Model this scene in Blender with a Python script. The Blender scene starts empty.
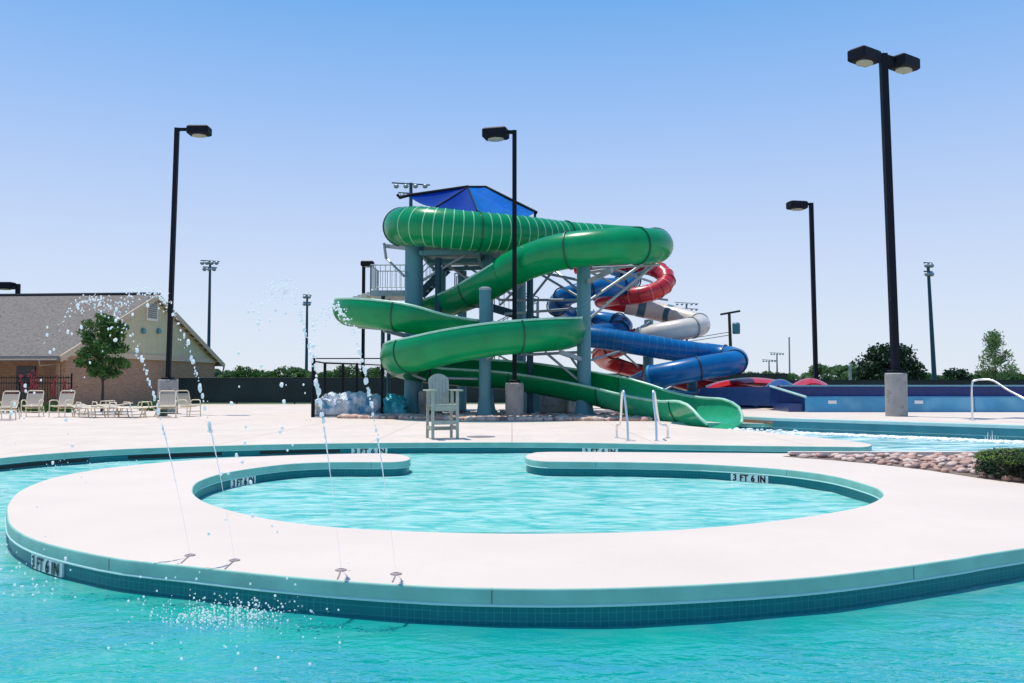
import bpy, math, random
from mathutils import Vector, Matrix, noise
from mathutils.geometry import tessellate_polygon
R = math.radians
random.seed(7)
scene = bpy.context.scene
COL = scene.collection

# ------------------------------------------------------------------ camera, sky, sun, exposure
FPX, CH = 870.0, 1.3
TILT = math.atan(40.5/FPX)
cam_d = bpy.data.cameras.new('camera'); cam = bpy.data.objects.new('camera', cam_d); COL.objects.link(cam)
cam.location = (0, 0, CH); cam.rotation_euler = (math.pi/2+TILT, 0, 0)
cam_d.sensor_width = 36; cam_d.lens = FPX/1024*36; cam_d.clip_end = 6000; cam_d.clip_start = .05
scene.camera = cam
SUN_EL, SUN_AZ = 75, -50          # azimuth clockwise from +Y (the view direction)
w = bpy.data.worlds.new("World"); scene.world = w; w.use_nodes = True
nt = w.node_tree; bg = nt.nodes['Background']
sky = nt.nodes.new('ShaderNodeTexSky'); sky.sky_type = 'NISHITA'; sky.sun_disc = False
sky.sun_elevation = R(SUN_EL); sky.sun_rotation = R(SUN_AZ % 360)
sky.altitude = 100; sky.air_density = 1.0; sky.dust_density = .6; sky.ozone_density = 2.0
SKYS = .09
bg.inputs[1].default_value = SKYS
geo = nt.nodes.new('ShaderNodeTexCoord'); sep = nt.nodes.new('ShaderNodeSeparateXYZ'); nt.links.new(geo.outputs['Generated'], sep.inputs[0])
ramp = nt.nodes.new('ShaderNodeValToRGB'); cr = ramp.color_ramp
for pos, c in ((0.0, (.76, .83, .93)), (.06, (.70, .79, .94)), (.17, (.55, .68, .94)), (.30, (.33, .54, .93)), (.42, (.15, .42, .86)), (1.0, (.07, .26, .70))):
    e = cr.elements.new(pos) if pos not in (0.0, 1.0) else cr.elements[0 if pos == 0 else -1]; e.color = (*c, 1)
nt.links.new(sep.outputs[2], ramp.inputs[0])
sc_ = nt.nodes.new('ShaderNodeVectorMath'); sc_.operation = 'SCALE'; sc_.inputs['Scale'].default_value = 1/SKYS; nt.links.new(ramp.outputs[0], sc_.inputs[0])
hue = nt.nodes.new('ShaderNodeMix'); hue.data_type = 'RGBA'; hue.inputs[0].default_value = .88
nt.links.new(sky.outputs[0], hue.inputs[6]); nt.links.new(sc_.outputs[0], hue.inputs[7]); nt.links.new(hue.outputs[2], bg.inputs[0])
sl = bpy.data.lights.new('sun', 'SUN'); sl.energy = 4.1; sl.angle = R(.5); sl.color = (1, .94, .85)
so = bpy.data.objects.new('sun', sl); COL.objects.link(so); so.location = (-10, 40, 60)
sd = Vector((math.sin(R(SUN_AZ))*math.cos(R(SUN_EL)), math.cos(R(SUN_AZ))*math.cos(R(SUN_EL)), math.sin(R(SUN_EL))))
so.rotation_euler = sd.to_track_quat('Z', 'Y').to_euler()
scene.view_settings.view_transform = 'Standard'; scene.view_settings.look = 'None'
scene.view_settings.gamma = 1; scene.view_settings.exposure = .06

# ------------------------------------------------------------------ helpers
def ray(px, py):
    u = (px-512)/FPX; v = (341.5-py)/FPX
    return Vector((u, math.cos(TILT)-v*math.sin(TILT), math.sin(TILT)+v*math.cos(TILT)))
def P(px, py, d):
    r = ray(px, py); return Vector((0, 0, CH)) + r*(d/r.y)
def G(px, py, z=0):
    r = ray(px, py); return Vector((0, 0, CH)) + r*((z-CH)/r.z)
def X(px, d): return (px-512)/FPX*d
def Z(py, d): return P(512, py, d).z

def thing(name, label, cat, loc=(0, 0, 0), rz=0, group=None):
    o = bpy.data.objects.new(name, None); COL.objects.link(o); o.empty_display_size = .2
    o.location = loc; o.rotation_euler = (0, 0, rz)
    o['label'] = label; o['category'] = cat
    if group: o['group'] = group
    return o
def tag(o, label, cat, group=None, kind=None):
    o['label'] = label; o['category'] = cat
    if group: o['group'] = group
    if kind: o['kind'] = kind
    return o
def struct(o): o['kind'] = 'structure'; return o
def copy_tree(o, loc, rz=0, label=None, scale=None, parent=None):
    c = o.copy(); COL.objects.link(c); c.parent = parent
    if parent is None:
        c.location = loc; c.rotation_euler = (0, 0, rz)
        if label: c['label'] = label
        if scale: c.scale = scale
    for ch in o.children: copy_tree(ch, None, parent=c)
    return c

class MB:
    """collects shapes given in world (or local) coordinates; origin is subtracted when built"""
    def __init__(s, origin=(0, 0, 0)): s.v = []; s.f = []; s.o = Vector(origin)
    def add(s, vs, fs):
        b = len(s.v); s.v += [Vector(p) for p in vs]; s.f += [tuple(i+b for i in f) for f in fs]; return s
    def box(s, c, sz, rz=0, M=None):
        hx, hy, hz = sz[0]/2, sz[1]/2, sz[2]/2; c = Vector(c)
        m = M if M is not None else Matrix.Rotation(rz, 3, 'Z')
        vs = [c+m@Vector((x*hx, y*hy, z*hz)) for z in (-1, 1) for y in (-1, 1) for x in (-1, 1)]
        return s.add(vs, [(0, 2, 3, 1), (4, 5, 7, 6), (0, 1, 5, 4), (2, 6, 7, 3), (0, 4, 6, 2), (1, 3, 7, 5)])
    def bbox(s, c, sz, bev=.02, rz=0):            # box with chamfered vertical edges and top
        hx, hy, hz = sz[0]/2, sz[1]/2, sz[2]/2; c = Vector(c); m = Matrix.Rotation(rz, 3, 'Z')
        def ring(e, z):
            a, b = hx-e, hy-e; k = min(bev, a*.9, b*.9)
            return [(a-k, -b, z), (a, -b+k, z), (a, b-k, z), (a-k, b, z), (-a+k, b, z), (-a, b-k, z), (-a, -b+k, z), (-a+k, -b, z)]
        rs = ring(bev, -hz)+ring(0, -hz+bev)+ring(0, hz-bev)+ring(bev, hz)
        fs = []
        for k in range(3):
            for i in range(8): j = (i+1) % 8; fs.append((k*8+i, k*8+j, k*8+8+j, k*8+8+i))
        fs += [tuple(range(7, -1, -1)), tuple(range(24, 32))]
        return s.add([c+m@Vector(p) for p in rs], fs)
    def bar(s, p, q, r, n=8, r2=None, cap=True):
        p = Vector(p); q = Vector(q); d = (q-p)
        if d.length < 1e-6: return s
        d.normalize(); a = d.orthogonal().normalized()
        if abs(d.z) < .99: a = d.cross(Vector((0, 0, 1))).normalized()
        b = a.cross(d); r2 = r if r2 is None else r2
        vs = [p+(a*math.cos(t)+b*math.sin(t))*r for t in [2*math.pi*(i+.5)/n for i in range(n)]]
        vs += [q+(a*math.cos(t)+b*math.sin(t))*r2 for t in [2*math.pi*(i+.5)/n for i in range(n)]]
        fs = [(i, i+n, (i+1) % n+n, (i+1) % n) for i in range(n)]
        if cap: fs += [tuple(range(n)), tuple(range(2*n-1, n-1, -1))]
        return s.add(vs, fs)
    def beam(s, p, q, wd, h):
        p = Vector(p); q = Vector(q); d = (q-p).normalized()
        a = d.cross(Vector((0, 0, 1))); a = a.normalized() if a.length > 1e-3 else Vector((1, 0, 0)); b = a.cross(d)
        vs = [c+a*x*wd/2+b*y*h/2 for c in (p, q) for x, y in ((-1, -1), (1, -1), (1, 1), (-1, 1))]
        return s.add(vs, [(0, 1, 2, 3), (7, 6, 5, 4), (0, 4, 5, 1), (1, 5, 6, 2), (2, 6, 7, 3), (3, 7, 4, 0)])
    def path(s, pts, r, n=8):
        pts = [Vector(p) for p in pts]; rings = []; m = len(pts)
        for i, p in enumerate(pts):
            t = (pts[min(i+1, m-1)]-pts[max(i-1, 0)]).normalized()
            a = t.cross(Vector((0, 0, 1)))
            a = a.normalized() if a.length > .05 else t.cross(Vector((0, 1, 0))).normalized()
            if rings and a.dot(pa) < 0: a = -a
            pa = a; b = t.cross(a); rr = r[i] if isinstance(r, (list, tuple)) else r
            rings.append([p+(a*math.cos(2*math.pi*k/n)+b*math.sin(2*math.pi*k/n))*rr for k in range(n)])
        fs = []
        for i in range(m-1):
            for k in range(n): j = (k+1) % n; fs.append((i*n+k, i*n+j, (i+1)*n+j, (i+1)*n+k))
        fs += [tuple(range(n-1, -1, -1)), tuple(range((m-1)*n, m*n))]
        return s.add([v for rg in rings for v in rg], fs)
    def lathe(s, c, prof, n=24):
        c = Vector(c); vs = []; fs = []
        for r, z in prof: vs += [c+Vector((r*math.cos(2*math.pi*k/n), r*math.sin(2*math.pi*k/n), z)) for k in range(n)]
        for i in range(len(prof)-1):
            for k in range(n): j = (k+1) % n; fs.append((i*n+k, i*n+j, (i+1)*n+j, (i+1)*n+k))
        fs += [tuple(range(n-1, -1, -1)), tuple(range((len(prof)-1)*n, len(prof)*n))]
        return s.add(vs, fs)
    def ball(s, c, r, seg=6, ring=4, sq=(1, 1, 1), jit=0):
        c = Vector(c); vs = [c+Vector((0, 0, r*sq[2]))]
        for i in range(1, ring):
            t = math.pi*i/ring
            for k in range(seg):
                p = Vector((math.sin(t)*math.cos(2*math.pi*k/seg)*sq[0], math.sin(t)*math.sin(2*math.pi*k/seg)*sq[1], math.cos(t)*sq[2]))*r
                if jit: p *= 1+random.uniform(-jit, jit)
                vs.append(c+p)
        vs.append(c-Vector((0, 0, r*sq[2]))); L = len(vs)-1; fs = []
        for k in range(seg):
            j = (k+1) % seg; fs.append((0, 1+k, 1+j)); fs.append((L, L-seg+j, L-seg+k))
            for i in range(ring-2): a = 1+i*seg; fs.append((a+k, a+seg+k, a+seg+j, a+j))
        return s.add(vs, fs)
    def prism(s, pts, z0, z1):
        n = len(pts)
        vs = [(p[0], p[1], z0) for p in pts]+[(p[0], p[1], z1) for p in pts]
        fs = [(i, (i+1) % n, (i+1) % n+n, i+n) for i in range(n)]
        tr = tessellate_polygon([[Vector((p[0], p[1], 0)) for p in pts]])
        return s.add(vs, fs+[tuple(i+n for i in t) for t in tr]+[tuple(reversed(t)) for t in tr])
    def build(s, name, mat, parent=None, smooth=None, normals=True):
        me = bpy.data.meshes.new(name)
        me.from_pydata([v-s.o for v in s.v], [], s.f)
        if normals:
            import bmesh
            bm = bmesh.new(); bm.from_mesh(me); bmesh.ops.recalc_face_normals(bm, faces=bm.faces); bm.to_mesh(me); bm.free()
        if smooth:
            me.shade_smooth(); me.set_sharp_from_angle(angle=R(smooth))
        me.materials.append(mat); me.update()
        o = bpy.data.objects.new(name, me); COL.objects.link(o); o.parent = parent
        if parent is None: o.location = s.o
        return o

def catmull(pts, step=.25, closed=False):
    """pts: tuples of any length; the first three are xyz"""
    n = len(pts); out = []
    g = lambda i: pts[i % n] if closed else pts[max(0, min(n-1, i))]
    for i in range(n if closed else n-1):
        a, b, c, d = g(i-1), g(i), g(i+1), g(i+2)
        L = math.dist(b[:3], c[:3]); k = max(2, int(L/step))
        for j in range(k):
            t = j/k
            out.append(tuple(.5*(2*b[m]+(c[m]-a[m])*t+(2*a[m]-5*b[m]+4*c[m]-d[m])*t*t+(3*b[m]-a[m]-3*c[m]+d[m])*t**3) for m in range(len(b))))
    if not closed: out.append(tuple(pts[-1]))
    return out

# ------------------------------------------------------------------ materials
MATS = {}
def mat(name, col, rough=.6, metal=0, var=.12, scale=4, bump=0, bscale=30, spec=.5, transl=0, coat=0, col2=None, f2=(.45, .6), s2=None):
    if name in MATS: return MATS[name]
    m = bpy.data.materials.new(name); m.use_nodes = True; t = m.node_tree; N = t.nodes; L = t.links
    p = N['Principled BSDF']; p.inputs['Roughness'].default_value = rough; p.inputs['Metallic'].default_value = metal
    p.inputs['Specular IOR Level'].default_value = spec
    if coat: p.inputs['Coat Weight'].default_value = coat; p.inputs['Coat Roughness'].default_value = .06
    tc = N.new('ShaderNodeTexCoord'); nz = N.new('ShaderNodeTexNoise'); nz.inputs['Scale'].default_value = scale; nz.inputs['Detail'].default_value = 6
    L.new(tc.outputs['Object'], nz.inputs['Vector'])
    rp = N.new('ShaderNodeValToRGB'); e = rp.color_ramp.elements
    e[0].position = .3; e[1].position = .7
    e[0].color = (*[c*(1-var) for c in col], 1); e[1].color = (*[min(1, c*(1+var)) for c in col], 1)
    L.new(nz.outputs['Fac'], rp.inputs['Fac']); out = rp.outputs['Color']
    if col2:
        n2 = N.new('ShaderNodeTexNoise'); n2.inputs['Scale'].default_value = s2 or scale*3; n2.inputs['Detail'].default_value = 4
        L.new(tc.outputs['Object'], n2.inputs['Vector'])
        mr = N.new('ShaderNodeMapRange'); mr.inputs[1].default_value = f2[0]; mr.inputs[2].default_value = f2[1]
        L.new(n2.outputs['Fac'], mr.inputs[0])
        mx = N.new('ShaderNodeMix'); mx.data_type = 'RGBA'; mx.inputs[7].default_value = (*col2, 1)
        L.new(mr.outputs[0], mx.inputs[0]); L.new(out, mx.inputs[6]); out = mx.outputs[2]
    L.new(out, p.inputs['Base Color'])
    if bump:
        nb = N.new('ShaderNodeTexNoise'); nb.inputs['Scale'].default_value = bscale; nb.inputs['Detail'].default_value = 5
        L.new(tc.outputs['Object'], nb.inputs['Vector'])
        bp = N.new('ShaderNodeBump'); bp.inputs['Strength'].default_value = bump; bp.inputs['Distance'].default_value = .02
        L.new(nb.outputs['Fac'], bp.inputs['Height']); L.new(bp.outputs[0], p.inputs['Normal'])
    if transl:
        tr = N.new('ShaderNodeBsdfTranslucent'); L.new(out, tr.inputs[0])
        ms = N.new('ShaderNodeMixShader'); ms.inputs[0].default_value = transl
        L.new(p.outputs[0], ms.inputs[1]); L.new(tr.outputs[0], ms.inputs[2]); L.new(ms.outputs[0], N['Material Output'].inputs[0])
    MATS[name] = m; return m

def deck_mat():
    m = mat('deck_concrete', (.68, .57, .475), .85, var=.06, scale=.7, bump=.25, bscale=90, col2=(.56, .51, .47), f2=(.52, .8), s2=2.2)
    t = m.node_tree; N = t.nodes; L = t.links; p = N['Principled BSDF']
    src = p.inputs['Base Color'].links[0].from_socket
    tc = [n for n in N if n.type == 'TEX_COORD'][0]
    br = N.new('ShaderNodeTexBrick'); br.offset = 0; br.inputs['Scale'].default_value = 1
    br.inputs['Brick Width'].default_value = 3.05; br.inputs['Row Height'].default_value = 3.05; br.inputs['Mortar Size'].default_value = .012
    br.inputs['Color1'].default_value = (1, 1, 1, 1); br.inputs['Color2'].default_value = (.96, .96, .96, 1); br.inputs['Mortar'].default_value = (.62, .58, .55, 1)
    L.new(tc.outputs['Object'], br.inputs['Vector'])
    mx = N.new('ShaderNodeMix'); mx.data_type = 'RGBA'; mx.blend_type = 'MULTIPLY'; mx.inputs[0].default_value = 1
    L.new(src, mx.inputs[6]); L.new(br.outputs['Color'], mx.inputs[7]); L.new(mx.outputs[2], p.inputs['Base Color'])
    return m
def island_mat():
    return mat('island_concrete', (.665, .565, .485), .85, var=.05, scale=.6, bump=.3, bscale=120, col2=(.66, .56, .475), f2=(.5, .8), s2=5)
def tile_mat():
    m = bpy.data.materials.new('teal_mosaic_tile'); m.use_nodes = True; t = m.node_tree; N = t.nodes; L = t.links
    p = N['Principled BSDF']; p.inputs['Roughness'].default_value = .3; p.inputs['Specular IOR Level'].default_value = .2
    uv = N.new('ShaderNodeUVMap')
    br = N.new('ShaderNodeTexBrick'); br.offset = 0; br.inputs['Scale'].default_value = 1
    br.inputs['Brick Width'].default_value = .052; br.inputs['Row Height'].default_value = .052; br.inputs['Mortar Size'].default_value = .0022
    br.inputs['Color1'].default_value = (.0, .145, .165, 1); br.inputs['Color2'].default_value = (.002, .165, .185, 1); br.inputs['Mortar'].default_value = (.02, .24, .25, 1)
    L.new(uv.outputs[0], br.inputs['Vector']); L.new(br.outputs['Color'], p.inputs['Base Color'])
    return m
def water_mat(name, deep, scat, rough, bscale, bstr, foam=0, refl=.5, far=None):
    m = bpy.data.materials.new(name); m.use_nodes = True; t = m.node_tree; N = t.nodes; L = t.links
    N.remove(N['Principled BSDF'])
    tc = N.new('ShaderNodeTexCoord')
    def nz(sc, det, dist, sx=1, sy=1):
        mp = N.new('ShaderNodeMapping'); mp.inputs['Scale'].default_value = (sx, sy, 1); L.new(tc.outputs['Object'], mp.inputs[0])
        n = N.new('ShaderNodeTexNoise'); n.inputs['Scale'].default_value = sc; n.inputs['Detail'].default_value = det; n.inputs['Distortion'].default_value = dist
        L.new(mp.outputs[0], n.inputs['Vector']); return n.outputs['Fac']
    a = nz(bscale, 3, .8, .75, 1.25); b = nz(bscale*3.3, 3, .5, .8, 1.3)
    ad = N.new('ShaderNodeMath'); ad.operation = 'MULTIPLY_ADD'; ad.inputs[1].default_value = .5; L.new(b, ad.inputs[0]); L.new(a, ad.inputs[2])
    bp = N.new('ShaderNodeBump'); bp.inputs['Strength'].default_value = bstr; bp.inputs['Distance'].default_value = .045; L.new(ad.outputs[0], bp.inputs['Height'])
    df = N.new('ShaderNodeBsdfDiffuse'); L.new(bp.outputs[0], df.inputs['Normal'])
    # water body colour drifts between green-blue and blue in random patches
    big = nz(.55, 6, 1.2, .8, 1.5)
    rp = N.new('ShaderNodeValToRGB'); e = rp.color_ramp.elements; e[0].position = .36; e[1].position = .66
    e[0].color = (*deep, 1); e[1].color = (*scat, 1); q = e.new(.70); q.color = (.16, .66, .60, 1); L.new(big, rp.inputs[0]); body = rp.outputs[0]
    if far:  # pale distant water: sky reflection and ripple glints put into the body colour
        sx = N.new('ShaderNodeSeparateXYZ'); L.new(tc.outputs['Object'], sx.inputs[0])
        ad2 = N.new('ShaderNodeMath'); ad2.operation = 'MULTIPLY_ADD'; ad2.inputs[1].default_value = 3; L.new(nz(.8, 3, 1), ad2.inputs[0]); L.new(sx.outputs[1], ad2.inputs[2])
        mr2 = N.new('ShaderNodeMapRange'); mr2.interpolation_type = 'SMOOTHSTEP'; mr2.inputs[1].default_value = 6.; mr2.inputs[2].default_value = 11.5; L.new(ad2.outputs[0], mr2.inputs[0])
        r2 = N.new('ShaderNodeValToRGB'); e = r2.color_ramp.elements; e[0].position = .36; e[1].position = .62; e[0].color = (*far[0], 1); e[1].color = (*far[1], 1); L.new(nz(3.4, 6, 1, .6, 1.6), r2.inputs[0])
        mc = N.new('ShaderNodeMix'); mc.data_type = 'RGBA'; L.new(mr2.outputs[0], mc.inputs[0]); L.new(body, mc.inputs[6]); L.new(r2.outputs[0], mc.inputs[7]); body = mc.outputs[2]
    L.new(body, df.inputs[0])
    tp = N.new('ShaderNodeBsdfTransparent'); tp.inputs[0].default_value = (.35, .95, .92, 1)
    m1 = N.new('ShaderNodeMixShader'); m1.inputs[0].default_value = .15; L.new(df.outputs[0], m1.inputs[1]); L.new(tp.outputs[0], m1.inputs[2])
    gl = N.new('ShaderNodeBsdfGlossy'); gl.inputs['Roughness'].default_value = rough; L.new(bp.outputs[0], gl.inputs['Normal'])
    fr = N.new('ShaderNodeFresnel'); fr.inputs[0].default_value = 1.33; L.new(bp.outputs[0], fr.inputs['Normal'])
    m2 = N.new('ShaderNodeMixShader'); fm = N.new('ShaderNodeMath'); fm.operation = 'MULTIPLY'; fm.inputs[1].default_value = refl; L.new(fr.outputs[0], fm.inputs[0]); L.new(fm.outputs[0], m2.inputs[0]); L.new(m1.outputs[0], m2.inputs[1]); L.new(gl.outputs[0], m2.inputs[2])
    last = m2.outputs[0]
    if foam:
        fo = nz(2.2, 6, 1.5, .35, 1.3); mr = N.new('ShaderNodeMapRange'); mr.inputs[1].default_value = .5-.12*foam; mr.inputs[2].default_value = .78-.12*foam; mr.inputs[4].default_value = .85
        L.new(fo, mr.inputs[0]); fd = N.new('ShaderNodeBsdfDiffuse'); fd.inputs[0].default_value = (.72, .84, .83, 1); L.new(bp.outputs[0], fd.inputs['Normal'])
        m3 = N.new('ShaderNodeMixShader'); L.new(mr.outputs[0], m3.inputs[0]); L.new(last, m3.inputs[1]); L.new(fd.outputs[0], m3.inputs[2]); last = m3.outputs[0]
    L.new(last, N['Material Output'].inputs[0]); return m

DECK = deck_mat(); ISL = island_mat(); TILE = tile_mat()
COPING = mat('shaded_coping_face', (.23, .48, .40), .65, var=.12, scale=3, bump=.1)  # cream coping, with the teal shade on its face put into the colour
LIP = mat('coping_lip', (.42, .66, .62), .5, var=.05)
PLASTER = mat('pool_plaster', (.12, .60, .58), .8, var=.12, scale=1.2)
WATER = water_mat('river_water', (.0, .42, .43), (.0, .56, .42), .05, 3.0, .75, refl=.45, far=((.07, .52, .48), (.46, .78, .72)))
SPLASHW = water_mat('splash_water', (.08, .46, .46), (.22, .60, .57), .1, 3.2, .8, foam=.75)
GREEN = mat('green_fibreglass', (.0, .37, .13), .28, var=.12, scale=1.5, transl=.35, spec=.35, coat=.25)
GREEN2 = mat('green_fibreglass_light', (.03, .46, .22), .25, var=.08, transl=.2, coat=.5)
GDARK = mat('green_flange', (.003, .10, .05), .4)
GSTRIPE = mat('pale_joint_seal', (.25, .62, .36), .4)
GRIM = mat('pale_green_rim', (.38, .68, .5), .35)
STEEL = mat('teal_painted_steel', (.075, .24, .29), .45, var=.08, scale=2)
STEELD = mat('dark_teal_steel', (.018, .075, .11), .55, spec=.3)
GALV = mat('galvanised_steel', (.33, .38, .40), .4, metal=.3, var=.15)
BLUE = mat('blue_fibreglass', (.0, .15, .42), .3, var=.2, scale=1.5, transl=.2, spec=.35, coat=.25)
BLUEL = mat('light_blue_fibreglass', (.03, .28, .56), .3, var=.1, transl=.15, coat=.5)
NAVY = mat('navy_fibreglass', (.003, .038, .17), .35, var=.15, coat=.3)
NDARK = mat('navy_flange', (.004, .012, .05), .5)
REDM = mat('red_fibreglass', (.60, .012, .018), .3, var=.12, transl=.15, coat=.5)
REDD = mat('dark_red_flange', (.16, .006, .01), .5)
CREAM = mat('cream_fibreglass', (.66, .60, .52), .35, var=.06, coat=.4)
CYAN = mat('sky_blue_panel', (.03, .29, .50), .35, var=.16, scale=1.2, coat=.3, col2=(.16, .45, .62), f2=(.5, .75), s2=.8)
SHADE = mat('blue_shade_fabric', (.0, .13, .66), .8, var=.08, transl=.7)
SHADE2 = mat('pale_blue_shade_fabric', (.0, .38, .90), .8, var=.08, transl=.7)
BLACK = mat('black_painted_metal', (.003, .006, .012), .6, var=.2, spec=.2)
LENS = mat('lamp_lens', (.60, .62, .48), .3, var=.08, transl=.3)
CONC = mat('pier_concrete', (.36, .35, .33), .85, var=.18, scale=2.5, bump=.4, bscale=25, col2=(.22, .215, .2), f2=(.5, .72), s2=5)
WHITEM = mat('white_powder_coat', (.78, .68, .50), .4, var=.05)
SLING = mat('beige_sling_fabric', (.50, .42, .33), .85, var=.1, scale=30)
PLANK = mat('grey_recycled_plank', (.36, .39, .33), .7, var=.12, scale=8, bump=.2)
INOX = mat('stainless_tube', (.80, .81, .81), .3, metal=1, var=.03)
BRICK = bpy.data.materials.new('tan_brick'); MATS['tan_brick'] = BRICK
BRICK.use_nodes = True
_t = BRICK.node_tree; _p = _t.nodes['Principled BSDF']; _p.inputs['Roughness'].default_value = .9
_b = _t.nodes.new('ShaderNodeTexBrick'); _b.inputs['Scale'].default_value = 1; _b.inputs['Brick Width'].default_value = .24; _b.inputs['Row Height'].default_value = .08
_b.inputs['Mortar Size'].default_value = .006; _b.inputs['Color1'].default_value = (.31, .165, .09, 1); _b.inputs['Color2'].default_value = (.42, .24, .14, 1); _b.inputs['Mortar'].default_value = (.40, .30, .22, 1)
_u = _t.nodes.new('ShaderNodeUVMap'); _t.links.new(_u.outputs[0], _b.inputs['Vector']); _t.links.new(_b.outputs['Color'], _p.inputs['Base Color'])
SIDING = mat('sage_siding', (.56, .50, .31), .8, var=.05, scale=2)
TRIM = mat('beige_trim', (.58, .45, .31), .7, var=.06)
SHINGLE = mat('grey_shingles', (.15, .13, .11), .95, var=.3, scale=5, bump=.6, bscale=14, col2=(.22, .195, .17), f2=(.45, .62), s2=9)
LEAF = mat('leaf_green', (.05, .14, .025), .6, var=.5, scale=2.5, transl=.3)
LEAFD = mat('leaf_dark', (.012, .045, .016), .6, var=.5, scale=1.6, transl=.25)
LEAFL = mat('leaf_pale', (.12, .22, .08), .6, var=.45, scale=1.5, transl=.35)
LEAFY = mat('leaf_yellow_green', (.17, .27, .035), .6, var=.5, scale=8, transl=.3)
LEAFR = mat('red_blossom', (.42, .03, .05), .7, var=.3)
BARK = mat('bark', (.06, .045, .035), .9, var=.3, scale=10)
GRASS = mat('grass', (.05, .10, .025), .9, var=.4, scale=.5, bump=.5)
SCREEN = mat('dark_green_windscreen', (.006, .022, .022), .9, var=.3, scale=.6)
ROCK = mat('river_rock', (.50, .31, .24), .8, var=.3, scale=3, bump=.3, bscale=20)
ROCK2 = mat('pale_river_rock', (.66, .50, .42), .8, var=.2, scale=3, bump=.3, bscale=20)
ROCK3 = mat('dark_river_rock', (.22, .15, .14), .8, var=.3, scale=3, bump=.3, bscale=20)
SOIL = mat('planting_soil', (.20, .14, .11), .95, var=.3, scale=6)
TERRA = mat('brown_bank', (.30, .18, .12), .9, var=.2)
DARKG = mat('dark_glass', (.01, .015, .02), .1)
SLOTM = mat('gutter_dark', (.002, .006, .012), .6)
WHITE = mat('white_glazed_tile', (.75, .78, .76), .2, var=.04)
INK = mat('black_lettering', (.008, .012, .014), .4)
DROP = bpy.data.materials.new('water_drops'); DROP.use_nodes = True
_p = DROP.node_tree.nodes['Principled BSDF']; _p.inputs['Base Color'].default_value = (1, 1, 1, 1); _p.inputs['Roughness'].default_value = .25
_p.inputs['Transmission Weight'].default_value = .12; _p.inputs['IOR'].default_value = 1.33
_n = DROP.node_tree.nodes.new('ShaderNodeTexNoise'); _n.inputs['Scale'].default_value = 60
_b = DROP.node_tree.nodes.new('ShaderNodeBump'); _b.inputs['Strength'].default_value = .3; DROP.node_tree.links.new(_n.outputs['Fac'], _b.inputs['Height']); DROP.node_tree.links.new(_b.outputs[0], _p.inputs['Normal'])
_tr = DROP.node_tree.nodes.new('ShaderNodeBsdfTranslucent'); _tr.inputs[0].default_value = (1, 1, 1, 1); _ms = DROP.node_tree.nodes.new('ShaderNodeMixShader'); _ms.inputs[0].default_value = .55
DROP.node_tree.links.new(_p.outputs[0], _ms.inputs[1]); DROP.node_tree.links.new(_tr.outputs[0], _ms.inputs[2]); DROP.node_tree.links.new(_ms.outputs[0], DROP.node_tree.nodes['Material Output'].inputs[0])
FOAM = mat('white_foam', (.82, .87, .87), .6, var=.06, scale=6, bump=.5)
COVER = mat('crumpled_pool_cover', (.66, .72, .76), .3, var=.25, scale=3, bump=.8, bscale=9, col2=(.10, .34, .50), f2=(.52, .62), s2=2.0)
COVERC = mat('cyan_pool_cover', (.02, .42, .50), .3, var=.3, scale=3, bump=.8, bscale=9, col2=(.3, .65, .7), f2=(.55, .7), s2=4)

def uvquadstrip(o, uvs):
    me = o.data; lay = me.uv_layers.new(name='UVMap')
    for pol in me.polygons:
        for li in pol.loop_indices: lay.data[li].uv = uvs[me.loops[li].vertex_index]

# ------------------------------------------------------------------ ground, pools and decks
WZ = -.235
g2 = lambda px, py, z=0: tuple(G(px, py, z)[:2])
# inner round basin and outer edge of the island
outer = [g2(340, 581), g2(259, 574), g2(185, 566), g2(122, 559.5), g2(74, 550.5), g2(33, 539.5), g2(11, 527), g2(6.5, 515), g2(8, 503), g2(22, 489.5), g2(56, 477), g2(111, 467.5), g2(185, 460.5), g2(255, 456.5), g2(333, 454), g2(385, 453.4)]
tipL = [g2(403, 455), g2(410.5, 458), g2(407, 460.5), g2(396, 461.8)]
inn = [g2(378, 462), g2(333, 462), g2(295, 463.5), g2(262, 467), g2(225, 473), g2(200, 481), g2(193, 489), g2(197, 497), g2(216, 506), g2(262, 517.5), g2(330, 526.5), g2(430, 531.8), g2(537, 533.5), g2(640, 531.5), g2(705, 527.6), g2(788, 519), g2(855, 508), g2(879, 499), g2(882, 493), g2(870, 486), g2(830, 475.5), g2(780, 469), g2(720, 465), g2(680, 463.2), g2(620, 462), g2(560, 461.5)]
tipR = [g2(540, 461), g2(527, 458.8), g2(525.5, 455.6), g2(532, 453), g2(548, 451.8)]
rightfar = [g2(620, 452), g2(700, 452.6), g2(780, 453.3)]
line = outer+tipL+inn+tipR+rightfar
sm = [(p[0], p[1]) for p in catmull([(x, y, 0) for x, y in line], .22)]
closing_far = [(9, 15.75), (22, 15.75)]
front_right = [(22, 11.5), (14, 10.3), (9, 9.2)]
fr_curve = [(7.2, 8.5), g2(1024, 548.5), g2(954, 559.5), g2(871, 571), g2(788, 579.5), g2(664, 586.5), g2(551, 589), g2(435, 586.8), g2(340, 581)]
frs = [(p[0], p[1]) for p in catmull([(x, y, 0) for x, y in fr_curve], .22)]
island_edge_all = sm+closing_far+front_right+frs[:-1]

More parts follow.
